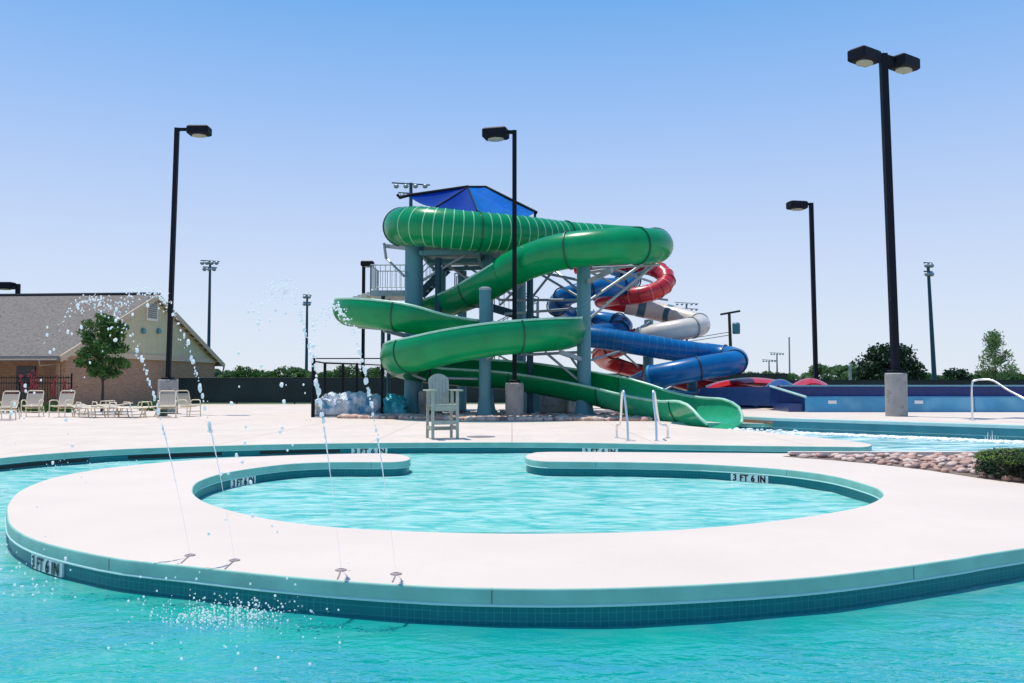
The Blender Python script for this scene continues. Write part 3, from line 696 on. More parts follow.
# --- blue slide
BO = (3, 40, 0)
bs = thing('blue_water_slide', 'blue enclosed tube slide looping behind the green slide', 'water slide', BO)
B1 = catmull(pp([(614, 267, 43.5), (632, 274, 42.4), (624, 286, 40.4), (600, 288, 39.4), (567, 296, 39.6), (557, 306, 41.4), (572, 318, 43.2), (600, 320, 43.4), (622, 324, 42.2), (620, 331, 41.0), (600, 333, 40.4), (578, 335, 40.2), (566, 336, 39.2), (575, 337, 38.2)]), .35)
f1 = frames(B1); tube_part('tube_section', f1, .43, BLUE, bs, BO, 22); flanges('flange', f1, 4, .47, NDARK, bs, BO, start=3, n=22)
B2 = catmull(pp([(575, 335, 38.2), (600, 338, 37.8), (640, 344.5, 37.6), (680, 351, 37.9), (705, 354, 38.8)]), .3)
f2 = frames(B2); tube_part('tube_section', f2, .48, BLUE, bs, BO, 22)
for i in range(3, len(f2)-3, 1):
    ring_part('rib', f2[i], .48, BLUEL, bs, BO, w=.02, h=.01, n=22)
B3 = catmull(pp([(705, 354, 38.8), (724, 356.5, 38.6), (736, 359.5, 37.7), (732, 363, 36.5), (705, 367.5, 35.8), (675, 373, 35.8), (652, 377.5, 36.2)]), .3)
f3 = frames(B3); tube_part('tube_section', f3, .50, BLUE, bs, BO, 22); flanges('flange', f3, 6, .50, NDARK, bs, BO, start=2, n=22)
ring_part('flange', f3[-1], .50, BLUEL, bs, BO, n=22, w=.12)
NF = catmull(pp([(652, 377.5, 36.2, .50, R(120), R(120)), (638, 382, 37.4, .52, R(100), R(100)), (645, 388, 38.8, .6, R(100), R(100)), (680, 393, 39, .75, R(95), R(95)), (730, 393, 38.5, .8, R(90), R(90)), (780, 394, 37, .8, R(88), R(88)), (806, 396, 36, .7, R(80), R(80))]), .4)
flume_part('flume_section', NF, NAVY, BLUEL, bs, BO, 16)

# --- red and cream slide
RO = (5, 41, 0)
rsn = thing('red_cream_water_slide', 'red slide tube turning cream with teal bands behind the green slide', 'water slide', RO)
R1 = catmull(pp([(575, 266, 42.5), (610, 264, 42), (640, 265, 41.6), (660, 271, 41), (667, 281, 40.4), (658, 290, 40), (640, 295, 39.9), (618, 297, 40.6)]), .3)
q1 = frames(R1); tube_part('tube_section', q1, .40, REDM, rsn, RO, 20)
for i in range(2, len(q1)-1): ring_part('joint', q1[i], .40, mat('pale_red_joint', (.75, .2, .2), .4) if i % 2 else REDD, rsn, RO, w=.035, h=.015, n=20)
R1b = catmull(pp([(618, 297, 40.6), (603, 299.5, 41.3), (605, 301, 42), (626, 304.5, 42)]), .3)
tube_part('tube_section', frames(R1b), .40, REDM, rsn, RO, 20)
C1 = catmull(pp([(626, 304.5, 42), (660, 312, 41.8), (684, 318.5, 41), (699, 323.5, 40.2), (698, 326.5, 39.3), (684, 329, 38.9), (660, 333, 39.2), (640, 337, 39.8)]), .3)
c1 = frames(C1); tube_part('tube_section', c1, .46, CREAM, rsn, RO, 22)
for a, c in ((2, 3), (6, 7)): tube_part('teal_band', c1[a:c+1], .468, mat('teal_band', (.05, .16, .2), .4), rsn, RO, 22)
for i in (12, 16, 22): ring_part('flange', c1[min(i, len(c1)-2)], .46, mat('grey_flange', (.3, .36, .34), .5), rsn, RO, n=22)
R2 = catmull(pp([(640, 337, 39.8, .46, R(150), R(150)), (618, 346, 40.6, .5, R(110), R(110)), (604, 352, 41.6, .52, R(100), R(100)), (606, 358, 42.4, .55, R(100), R(100)), (630, 365, 42.6, .55, R(100), R(100)), (660, 371, 42, .6, R(100), R(100)), (700, 381, 41.2, .6, R(95), R(95)), (750, 387, 40.2, .65, R(95), R(95)), (800, 389, 38.5, .65, R(90), R(90))]), .35)
flume_part('flume_section', R2, REDM, REDD, rsn, RO, 16)
i = 4
while i < len(R2)-2: ring_part('flange', frames(R2[i-1:i+2])[1], R2[i][3], REDD, rsn, RO, a0=-1.6, a1=1.6, n=18); i += 6
# --- supports of the far slides
for (px, d, yt, lab) in ((615, 43, 300, 'grey post under the red tube bend'), (668, 41, 288, 'slim grey post below the red elbow'), (703, 40.2, 335, 'slim grey post under the cream elbow')):
    pass

# --- run-out lanes at the right
LO = (15, 33, RZ)
ln = thing('slide_runout_lanes', 'long low run-out trough with light blue outer panels and navy inner wall', 'slide run-out', LO)
d0 = 31.9
def wallstrip(name, x0, x1, y, z0, z1, m, th=.08):
    b = MB(LO); b.box(((x0+x1)/2, y, (z0+z1)/2), (x1-x0, th, z1-z0)); return b.build(name, m, ln)
xs = [X(804, d0)]
while xs[-1] < 34: xs.append(xs[-1]+1.55*2)
for k, (a, c) in enumerate(zip(xs[:-1], xs[1:])):
    wallstrip('side_panel', a+.012, c-.012, d0, RZ, Z(397.5, d0), CYAN)
    if k % 2 == 0:
        pass
b = MB(LO); b.box(((xs[0]+xs[-1])/2, d0, Z(397.5, d0)+.02), (xs[-1]-xs[0], .16, .04)); b.build('top_rail', BLUEL, ln)
for (px) in (831, 917):
    x = X(px, d0); b = MB(LO); b.bbox((x, d0-.06, Z(402, d0)), (.32, .04, .13), .015); b.build('warning_label', WHITE, ln)
wallstrip('inner_wall', X(780, 34), 36, 34, RZ, Z(386.5, 34), NAVY)
wallstrip('trough_floor', X(780, 33), 36, 33, RZ, RZ+.3, NAVY, 1.9)
b = MB(LO); b.box(((X(780, 34)+36)/2, 34, Z(386.5, 34)+.03), (36-X(780, 34), .14, .06)); b.build('inner_top_rail', LIP, ln)
# navy approach flume sides with white rim slope
b = MB(LO); A = P(760, 385, 35); Bp = P(772, 384, 34.5); C_ = P(806, 398, d0)
prof = [P(700, 388, 35.5), P(770, 386.5, 34), C_]; low = [P(700, 404, 35.5), P(770, 406, 34), P(806, 408, d0)]
vs = prof+low+[p+Vector((.0, .3, 0)) for p in prof]+[p+Vector((0, .3, 0)) for p in low]
b.add(vs, [(0, 1, 4, 3), (1, 2, 5, 4), (6, 9, 10, 7), (7, 10, 11, 8), (0, 6, 7, 1), (1, 7, 8, 2), (3, 4, 10, 9), (4, 5, 11, 10), (0, 3, 9, 6), (2, 8, 11, 5)]); b.build('approach_side', NAVY, ln)
MB(LO).path([P(770, 386, 33.9), P(806, 397, d0-.1)], .045, 6).build('approach_rim', LIP, ln)
# --- curved lips over the lane starts
def lip_hump(px0, px1, ytop, ybase, d, m, name, label):
    O = (X((px0+px1)/2, d), d, RZ); pts = []; n = 14
    b = MB(O); vs = []; fs = []
    for i in range(n+1):
        t = i/n; x = X(px0+(px1-px0)*t, d); z = Z(ybase, d)+(Z(ytop, d)-Z(ybase, d))*math.sin(math.pi*min(1, t*1.02))**.8 if 0 < t < 1 else Z(ybase, d)
        for j in range(7):
            s = j/6-.5; vs.append((x+.25*s, d+s*1.7, z-.9*s*s))
    for i in range(n):
        for j in range(6): fs.append((i*7+j, i*7+j+1, (i+1)*7+j+1, (i+1)*7+j))
    k = len(vs); vs2 = vs+[(v[0], v[1], v[2]-.04) for v in vs]; fs2 = fs+[tuple(q+k for q in reversed(f)) for f in fs]
    b.add(vs2, fs2); o = b.build(name, m, ln, smooth=60, normals=False); return o
for (a, c, yt, yb, d, m) in ((705, 800, 377.5, 386, 38, REDM), (790, 830, 378, 387, 37.2, REDM), (764, 796, 379, 388, 35, NAVY)):
    o = lip_hump(a, c, yt, yb, d, m, 'lane_hood', '')
    o.location = Vector((X((a+c)/2, d), d, RZ))-Vector(LO)
# posts under the lanes
for px in (655, 680, 705, 730, 755, 780): MB(LO).bar((X(px, 36.5), 36.5, 0), (X(px, 36.5), 36.5, Z(392, 36.5)), .09, 8).build('trestle_post', STEELD, ln)

# ------------------------------------------------------------------ lamps
def lamp(px, d, ytop, zb, heads, label, pier_h=1.35, pier_r=.33, pole_w=.17, lean=0, round_pier=True):
    x = X(px, d); O = (x, d, zb); zt = Z(ytop, d)
    t = thing('street_lamp', label, 'lamp post', O, 0, 'black shoebox lamp posts round the pool')
    if pier_h:
        b = MB(O)
        if round_pier: b.lathe((x, d, zb), [(pier_r, 0), (pier_r, pier_h-.03), (pier_r-.03, pier_h)], 28)
        else: b.bbox((x, d, zb+pier_h/2), (pier_r*2, pier_r*2, pier_h), .03, .5)
        b.build('concrete_pier', CONC, t, smooth=35)
        b = MB(O); b.bbox((x, d, zb+pier_h+.05), (.42, .42, .1), .02); b.build('base_cover', BLACK, t)
    b = MB(O); b.add(*sq_pole((x, d, zb+pier_h), (x+lean, d, zt), pole_w)); b.build('pole', BLACK, t)
    for dx, dy, rz, s in heads:
        b = MB(O); hx, hy = x+lean+dx, d+dy
        b.bbox((hx, hy, zt-.12), (.78*s, .52*s, .32*s), .05, rz); h = b.build('lamp_head', BLACK, t)
        b = MB(O); n = 24; b.add([(hx+math.cos(rz)*math.cos(2*math.pi*k/n)*.26*s-math.sin(rz)*math.sin(2*math.pi*k/n)*.19*s, hy+math.sin(rz)*math.cos(2*math.pi*k/n)*.26*s+math.cos(rz)*math.sin(2*math.pi*k/n)*.19*s, zt-.12-.16*s-q) for q in (.004, .05) for k in range(n)],
                          [(k, (k+1) % n, n+(k+1) % n, n+k) for k in range(n)]+[tuple(range(n, 2*n))]); b.build('lens', LENS, h)
        b = MB(O); b.beam((x+lean, d, zt-.06), (hx, hy, zt-.06), .1, .12); b.build('arm', BLACK, t)
    return t
def sq_pole(p, q, w_):
    p = Vector(p); q = Vector(q); vs = [c+Vector((a*w_/2, b_*w_/2, 0)) for c in (p, q) for a, b_ in ((-1, -1), (1, -1), (1, 1), (-1, 1))]
    return vs, [(0, 1, 5, 4), (1, 2, 6, 5), (2, 3, 7, 6), (3, 0, 4, 7), (4, 5, 6, 7), (3, 2, 1, 0)]
lamp(168.5, 36, 128, 0, [(.93, 0, 0, 1.15)], 'lamp post with one head pointing right, in front of the brick building', lean=.18, pier_h=1.4, pier_r=.36, round_pier=False, pole_w=.17)
lamp(514.5, 31.2, 130.5, 0, [(-.68, 0, -.25, 1.15)], 'lamp post with one head pointing left, in front of the green slide', pier_h=1.27, pier_r=.33, lean=0, pole_w=.16)
lamp(895.5, 28.1, 54, RZ, [(-.66, -.1, .6, 1.25), (.92, .55, .6, 1.25)], 'tallest lamp post with two heads on a wide concrete pier at the right', pier_h=Z(373, 28.1)-RZ, pier_r=.335, lean=-.2, pole_w=.215)
lamp(816, 44, 203, 0, [(-.72, 0, .2, 1.2)], 'lamp post with one head behind the navy run-out lanes', pier_h=0, lean=-.12, pole_w=.19)
lamp(16, 62, 284, 0, [(-.9, 0, 0, 1.5)], 'lamp showing above the shingle roof at the left edge', pier_h=0, pole_w=.25)
lamp(363, 58, 262, 0, [(.25, 0, 0, 1.1)], 'slim lamp post with a small head left of the stair landing', pier_h=0, pole_w=.2, lean=.0)

# ------------------------------------------------------------------ sports field lights and utility poles in the distance
def sport_light(px, d, ytop, style, label, w_=.3, lean=0):
    x = X(px, d); zt = Z(ytop, d); O = (x, d, 0)
    t = thing('floodlight_pole', label, 'floodlight pole', O, 0, 'sports field floodlight poles in the distance')
    b = MB(O); b.bar((x, d, 0), (x+lean, d, zt), w_*.6, 8, w_*.35); b.build('pole', STEELD, t, smooth=40)
    b = MB(O); fl = MB(O)
    xx = x+lean
    for z_, half, n in style:
        z = zt+z_; b.beam((xx-half, d, z+half*.06), (xx+half, d, z-half*.06), .12, .12)
        for k in range(n):
            q = xx-half+2*half*(k+.5)/n; fl.ball((q, d-.25, z-.3), .3 if n < 6 else .32, 7, 5, (1, .8, .8)); b.bar((q, d, z), (q, d-.2, z-.25), .05, 4)
    b.build('crossarm', STEELD, t); fl.build('floodlight', GALV, t, smooth=40)
sport_light(208.5, 110, 261, [(0, 1.2, 4), (-.8, .9, 3)], 'tall floodlight pole right of the brick building', .4)
sport_light(306.5, 120, 295, [(0, .6, 2), (-1.0, .6, 2)], 'floodlight pole left of the green slide seen end on', .4)
sport_light(410, 90, 183, [(-.1, 2.0, 4), (-1.1, 1.3, 3)], 'floodlight pole rising behind the blue shade canopy', .5)
sport_light(687, 190, 303, [(0, 2.6, 5), (-1.2, 2.6, 5)], 'floodlight pole with a double row of lamps above the cream slide', .5)
sport_light(934.5, 90, 263, [(0, .45, 2), (-.9, .45, 2)], 'floodlight pole between the right lamp post and the pale tree', .42, lean=-.45)
sport_light(769, 230, 360, [(0, 1.9, 5)], 'faint short floodlight pole beyond the red slide hoods', .4)
sport_light(777, 230, 353, [(0, 1.9, 5)], 'faint taller floodlight pole beyond the red slide hoods', .4)
for px, yt, d, lab in ((789.5, 338, 150, 'thin bare pole left of the lamp behind the run-out lanes'), (850, 367, 80, 'short white pole among the trees right of the far lamp'), (860.5, 370, 80, 'shortest white pole beside the dark tree')):
    x = X(px, d); b = MB((x, d, 0)); b.bar((x, d, 0), (x, d, Z(yt, d)), .16, 8, .12); b.lathe((x, d, Z(yt, d)), [(.15, 0), (.15, .12), (.04, .25)], 8)
    tag(b.build('field_pole', GALV, None, smooth=40), lab, 'pole')
# utility pole
x = X(732, 95); O = (x, 95, 0); t = thing('utility_pole', 'leaning wooden utility pole with crossarm and transformer right of the slides', 'utility pole', O)
b = MB(O); b.bar((x, 95, 0), (x-.25, 95, Z(312, 95)), .22, 10, .15); b.build('pole', BARK, t, smooth=40)
b = MB(O); b.beam((x-1.2, 95, Z(314.5, 95)), (x+.95, 95, Z(311, 95)), .2, .22); b.build('crossarm', BARK, t)
b = MB(O); b.lathe((x+.45, 94.8, Z(334, 95)), [(.38, 0), (.42, .1), (.42, 1.1), (.3, 1.25)], 14); b.build('transformer', STEEL, t, smooth=35)
b = MB((x, 95, 0))
for z_, ex in ((Z(332, 95), -10), (Z(335, 95), -10)):
    pts = [(x-.2-k*1.1, 95+k*3, z_-.9*math.sin(k/10*1.5)) for k in range(11)]; b.path(pts, .035, 4)
tag(b.build('power_line', BLACK), 'thin overhead cables running left from the utility pole', 'cable')

# ------------------------------------------------------------------ building
HO = (-22, 42.3, 0)
hs_ = thing('pool_building', 'tan brick building with grey shingle gable roof and sage green gable', 'building', HO)
gx0, gy0, gx1, gy1 = -21.85, 42.6, -20.35, 59.6     # the gable wall runs away from the camera
ev = 2.9; ap = Vector((-21.1, 51.1, 6.45))
dv = Vector((gx1-gx0, gy1-gy0, 0)).normalized(); nv = Vector((dv.y, -dv.x, 0))   # outwards (+x)
lv = -nv
A = Vector((gx0, gy0, 0)); Bq = Vector((gx1, gy1, 0)); LEN = 34
def quaduv(name, pts, m, parent, us):
    b = MB(HO); b.add(pts, [(0, 1, 2, 3)]); o = b.build(name, m, parent, normals=False); uvquadstrip(o, us); return o
Lw = (Bq-A).length
A2 = A+lv*2.2          # the front wall is recessed under the deep eave
quaduv('gable_wall', [A, Bq, Bq+Vector((0, 0, ev)), A+Vector((0, 0, ev))], BRICK, hs_, [(0, 0), (Lw, 0), (Lw, ev), (0, ev)])
front0 = A+dv*1.6
quaduv('front_wall', [front0+lv*LEN, front0, front0+Vector((0, 0, ev)), front0+lv*LEN+Vector((0, 0, ev))], BRICK, hs_, [(0, 0), (LEN, 0), (LEN, ev), (0, ev)])
quaduv('corner_pier', [A+lv*.5, A, A+Vector((0, 0, ev)), A+lv*.5+Vector((0, 0, ev))], BRICK, hs_, [(0, 0), (.5, 0), (.5, ev), (0, ev)])
quaduv('back_wall', [Bq, Bq+lv*LEN, Bq+lv*LEN+Vector((0, 0, ev)), Bq+Vector((0, 0, ev))], BRICK, hs_, [(0, 0), (LEN, 0), (LEN, ev), (0, ev)])
# door and window on the front wall
o_ = front0+lv*3.1-dv*.05; b = MB(HO); b.box(o_+Vector((0, 0, 1.05)), (1.0, .08, 2.1), math.atan2(lv.y, lv.x)); b.build('door', DARKG, hs_)
b = MB(HO); n_ = nv*.02
eL = A+nv*.02; eR = Bq+nv*.02; apn = Vector((ap.x, ap.y, ap.z-.25))+nv*.02
b.add([eL+Vector((0, 0, ev-.12)), eR+Vector((0, 0, ev-.12)), apn, eL-n_*8+Vector((0, 0, ev-.12)), eR-n_*8+Vector((0, 0, ev-.12)), apn-n_*8], [(0, 1, 2), (5, 4, 3), (0, 3, 4, 1), (1, 4, 5, 2), (2, 5, 3, 0)]); b.build('gable', SIDING, hs_)
b = MB(HO); b.beam(A+nv*.05+dv*.15+Vector((0, 0, ev-.16)), Bq+nv*.05-dv*.15+Vector((0, 0, ev-.16)), .14, .30); b.build('belt_trim', TRIM, hs_)
# vent and two round lights
mid = A+dv*(Lw*.475)
_u = (150-512)/FPX; vm = A+dv*((A.x-_u*A.y)/(_u*dv.y-dv.x))+nv*.06; b = MB(HO); rzv = math.atan2(dv.y, dv.x)
vz = Z(309, vm.y)
b.box(vm+Vector((0, 0, vz)), (1.35, .08, 1.4), rzv); fr_ = b.build('gable_vent', CREAM, hs_)
b = MB(HO)
for k in range(9): b.box(vm+nv*.05+Vector((0, 0, vz-.5+.125*k)), (1.0, .05, .08), rzv)
b.build('louvre', mat('grey_louvre', (.22, .22, .2), .6), fr_)
for px in (141, 156.5):
    # intersect ray column with the gable wall
    u = (px-512)/FPX; k = (A.x-u*A.y)/(u*dv.y-dv.x); q = A+dv*k; b = MB(HO); z = Z(331, q.y)
    b.bar(q+nv*.02+Vector((0, 0, z)), q+nv*.2+Vector((0, 0, z)), .16, 14); b.build('round_wall_light', STEEL, hs_, smooth=40)
# roof
oh = .28
slope = (ap.z-ev)/(Lw/2)
def rp(s, t, up=0):     # s along the gable from -Lw/2..Lw/2 measured from the ridge, t leftwards along the building
    m_ = (A+Bq)/2+Vector((0, 0, 0)); return m_+dv*s+lv*t+Vector((0, 0, ap.z+.02-abs(s)*slope+up))
S_ = Lw/2+.9
for sg_ in (-1, 1):
    b = MB(HO); q = [rp(0, -oh), rp(sg_*S_, -oh), rp(sg_*S_, LEN), rp(0, LEN)]; b.add(q+[p-Vector((0, 0, .16)) for p in q], [(0, 1, 2, 3), (7, 6, 5, 4), (0, 4, 5, 1), (1, 5, 6, 2), (2, 6, 7, 3), (3, 7, 4, 0)]); b.build('roof', SHINGLE, hs_)
    b = MB(HO); b.beam(rp(0, -oh-.02, -.14), rp(sg_*S_, -oh-.02, -.14), .06, .3); b.build('rake_board', TRIM, hs_)
    b = MB(HO)
    for k in range(14): s = S_*(k+.5)/14; b.beam(rp(sg_*s, -oh+.05, -.24), rp(sg_*s, .05, -.24), .12, .12)
    b.build('outrigger', TRIM, hs_)
b = MB(HO); b.beam(rp(0, -oh-.05, .05), rp(0, LEN, .05), .3, .1); b.build('ridge_cap', mat('dark_ridge', (.03, .05, .06), .7), hs_)
b = MB(HO); b.beam(rp(-S_-.05, -oh, -.1), rp(-S_-.05, LEN, -.1), .16, .2); b.build('gutter', mat('grey_gutter', (.16, .17, .17), .5), hs_)
b = MB(HO); b.beam(rp(-S_+.3, -.2, -.28), rp(-S_+.3, LEN, -.28), .9, .06); b.build('soffit', TRIM, hs_)
e1 = rp(-S_, .8, -.15); b = MB(HO); b.path([e1, e1+Vector((0, .1, -.3)), A+lv*.3+dv*-.05+Vector((0, 0, 2.2)), A+lv*.3+dv*-.05+Vector((0, 0, .1))], .05, 6); b.build('downpipe', mat('beige_downpipe', (.35, .28, .2), .6), hs_)
e2 = rp(S_, -oh, -.15); b = MB(HO); b.path([e2, e2+Vector((-.1, -.1, -.5)), Bq+nv*.1+Vector((0, 0, 1.9)), Bq+nv*.1+Vector((0, 0, .1))], .05, 6); b.build('downpipe', STEELD, hs_)
# black picket fence in front of the porch
FO = (X(30, 40), 40.5, 0); t = thing('picket_fence', 'black metal picket fence in front of the brick building porch', 'fence', FO)
b = MB(FO); x0, x1 = X(-60, 40.5), X(72, 40.5)
for z in (.15, 1.25, 1.5): b.beam((x0, 40.5, z), (x1, 40.5, z), .04, .04)
x = x0
while x < x1: b.bar((x, 40.5, .05), (x, 40.5, 1.6), .012, 4); x += .12
b.build('pickets', BLACK, t)
for k in range(5): MB(FO).bar((x1-k*2.4, 40.5, 0), (x1-k*2.4, 40.5, 1.7), .04, 6).build('post', BLACK, t)

# ------------------------------------------------------------------ fences
def screen_fence(pts, h, label, m=SCREEN, sp=3.0):
    O = (pts[0][0], pts[0][1], 0); t = thing('screen_fence', label, 'fence', O)
    b = MB(O); pb = MB(O); c = 0
    for p, q in zip(pts[:-1], pts[1:]):
        p = Vector((*p, 0)); q = Vector((*q, 0)); b.beam(p+Vector((0, 0, h/2+.04)), q+Vector((0, 0, h/2+.04)), .03, h-.08)
        L = (q-p).length; n = max(1, int(L/sp))
        for i in range(n+1): s = p.lerp(q, i/n); pb.bar((s.x, s.y+.05, 0), (s.x, s.y+.05, h+.05), .04, 6)
        pb.bar(p+Vector((0, .05, h+.02)), q+Vector((0, .05, h+.02)), .03, 6)
    b.build('windscreen', m, t); pb.build('fence_frame', BLACK, t)
screen_fence([(-19.6, 51.3), (-6, 51.3)], Z(378.5, 51.3), 'dark green screened fence between the brick building and the green slide')
screen_fence([(-6, 51.3), (10, 50.6), (16, 50.6)], 1.75, 'dark screened fence seen behind the slide tower')
screen_fence([(12, 42), (50, 40)], Z(381, 42), 'long black screened fence behind the run-out lanes at the right')
# enclosure with chain link frame and pool covers
EO = (X(345, 32), 32.2, 0); t = thing('wire_enclosure', 'black framed wire mesh enclosure left of the slide around the pool covers', 'fence', EO)
zt = Z(358.5, 32.2)
for px, r_ in ((313.5, .07), (382, .045), (430, .04)): MB(EO).bar((X(px, 32.2), 32.2, 0), (X(px, 32.2), 32.2, zt), r_, 8).build('post', BLACK, t)
for px, d in ((325, 35.5), (343, 37.5), (357, 38)): MB(EO).bar((X(px, d), d, 0), (X(px, d), d, Z(363, d)), .06, 6).build('post', BLACK, t)
b = MB(EO); b.bar((X(313, 32.2), 32.2, zt), (X(430, 32.2), 32.2, zt), .022, 6); b.bar((X(313, 32.2), 32.2, .08), (X(430, 32.2), 32.2, .08), .02, 6)
b.bar((X(313, 32.2), 32.2, zt-.1), (X(325, 35.5), 35.5, Z(363, 35.5)), .03, 6); b.bar((X(325, 35.5), 35.5, Z(363, 35.5)), (X(357, 38), 38, Z(364, 38)), .035, 6); b.bar((X(357, 38), 38, Z(364, 38)), (X(400, 38), 38, Z(366, 38)), .025, 6)
b.build('top_rail', BLACK, t)
def mesh_panel(p, q, h, parent, O, s=.12, r_=.002, m=None):
    b = MB(O); p = Vector(p); q = Vector(q); L = (q-p).length; n = int(L/s); k = int(h/s)
    d = (q-p).normalized()
    for i in range(-k, n):
        a0 = max(0, i); z0 = (a0-i)*s; a1 = min(n, i+k); z1 = (a1-i)*s
        if a1 > a0:
            b.bar(p+d*a0*s+Vector((0, 0, z0)), p+d*a1*s+Vector((0, 0, z1)), r_, 3, cap=False)
            b.bar(q-d*a0*s+Vector((0, 0, z0)), q-d*a1*s+Vector((0, 0, z1)), r_, 3, cap=False)
    return b.build('wire_mesh', m or BLACK, parent)
mesh_panel((X(313, 32.2), 32.2, .05), (X(430, 32.2), 32.2, .05), zt-.1, t, EO)
def crumple(px0, px1, y0, d, dep, m, label, seed, nm='pool_cover'):
    x0, x1 = X(px0, d), X(px1, d); h = Z(y0, d); O = ((x0+x1)/2, d, 0); n = 90; k = 36; b = MB(O); vs = []; fs = []
    for i in range(n+1):
        for j in range(k+1):
            u = i/n; a = math.pi*j/k; x = x0+(x1-x0)*u; en = min(1, (min(u, 1-u)*6+.25))**.5
            y = d+dep/2-math.cos(a)*dep/2*-1*1.0; y = d-math.cos(a)*dep/2*en; sh = math.sin(a)**.3
            z = h*sh*en*(.86+.14*noise.noise((x*1.3, 1, seed)))
            q = Vector((x, y, max(0, z))); dn = noise.noise_vector((x*3.1, y*3.1, z*3.1+seed))*.13+noise.noise_vector((x*7, y*7, z*7+seed))*.10+noise.noise_vector((x*16, y*16, z*16+seed))*.05
            q += dn*(1 if z > .05 else .3); q.z = max(0.003, q.z); vs.append(q)
    for i in range(n):
        for j in range(k): fs.append((i*(k+1)+j, (i+1)*(k+1)+j, (i+1)*(k+1)+j+1, i*(k+1)+j+1))
    fs += [tuple(range(k+1)), tuple(range(n*(k+1)+k, n*(k+1)-1, -1))]
    b.add(vs, fs); o = b.build(nm, m, None, smooth=70); tag(o, label, 'pool cover')
crumple(316, 384, 391, 33.0, 1.3, COVER, 'heap of crumpled white and blue pool cover inside the wire enclosure', 3)
crumple(384, 406, 392, 33.1, 1.1, COVERC, 'smaller cyan bundle of pool cover beside the thick column', 9)

# ------------------------------------------------------------------ rocks
def rock(c, r, b): b.ball(c, r, 7, 5, (random.uniform(.9, 1.4), random.uniform(.8, 1.2), random.uniform(.5, .75)), .14)
bed = flat('rock_bed_soil', [[(-6.3, 31.3), (-3, 30.3), (0, 29.5), (4.6, 29.1), (5.1, 36.4), (1, 37.6), (-6.5, 36)]], .006, SOIL); struct(bed)
for mi, (mm, cnt) in enumerate(((ROCK2, 900), (ROCK, 700), (ROCK3, 250))):
    b = MB((-1, 33, 0))
    for i in range(cnt):
        x = random.uniform(-6.2, 4.6); y0_ = 31.4-.36*(x+6.2) if x < -.5 else 29.4-.08*x; y = y0_+abs(random.gauss(0, 1))**1.3*1.6; rock((x, min(y, 36), .05), random.uniform(.06, .15), b)
    o = b.build('rock_ground_cover', mm, None, smooth=70); tag(o, 'loose %s river rocks spread under the slide columns' % ('pale', 'tan', 'dark')[mi], 'rocks', None, 'stuff')
bp_ = [(4.75, 15.35), (9.5, 15.35), (9.5, 10.9), g2(1030, 484.5), g2(1000, 481), g2(972, 477), g2(930, 470.5), g2(880, 464.5), g2(830, 460), g2(785, 456.8)]
struct(flat('planting_bed_soil', [bp_], .005, SOIL))
kb = MB(); kb.box((7.2, 15.46, .035), (4.6, .16, .07)); struct(kb.build('bed_kerb', ISL))
def inpoly(x, y, p):
    c = False
    for i in range(len(p)):
        a, b_ = p[i], p[i-1]
        if (a[1] > y) != (b_[1] > y) and x < (b_[0]-a[0])*(y-a[1])/(b_[1]-a[1])+a[0]: c = not c
    return c
protos = []
for mm in (ROCK2, ROCK, ROCK2, ROCK3, ROCK):
    b = MB(); b.ball((0, 0, 0), 1, 10, 7, (random.uniform(1, 1.3), random.uniform(.8, 1.1), random.uniform(.55, .75)), .1); protos.append(b.build('river_rock', mm, None, smooth=80))
cnt = 0; placed = []; first = [True]*5
tries = 0
while cnt < 298 and tries < 60000:
    tries += 1
    x = random.uniform(4.7, 8.6); y = random.uniform(10.9, 15.33)
    if not inpoly(x, y, bp_) or x > .62*y+.35: continue
    r_ = random.uniform(.04, .078)
    if any((x-a)**2+(y-c)**2 < (.66*(r_+q))**2 for a, c, q in placed): continue
    placed.append((x, y, r_)); k = random.randrange(5)
    o = protos[k] if first[k] else protos[k].copy()
    if not first[k]: COL.objects.link(o)
    first[k] = False; o.location = (x, y, r_*.45); o.scale = (r_, r_, r_); o.rotation_euler = (random.uniform(-.2, .2), random.uniform(-.2, .2), random.uniform(0, 6.28))
    tag(o, 'smooth pinkish river rock in the planting bed beside the green shrub', 'rock', 'river rocks in the planting bed'); cnt += 1

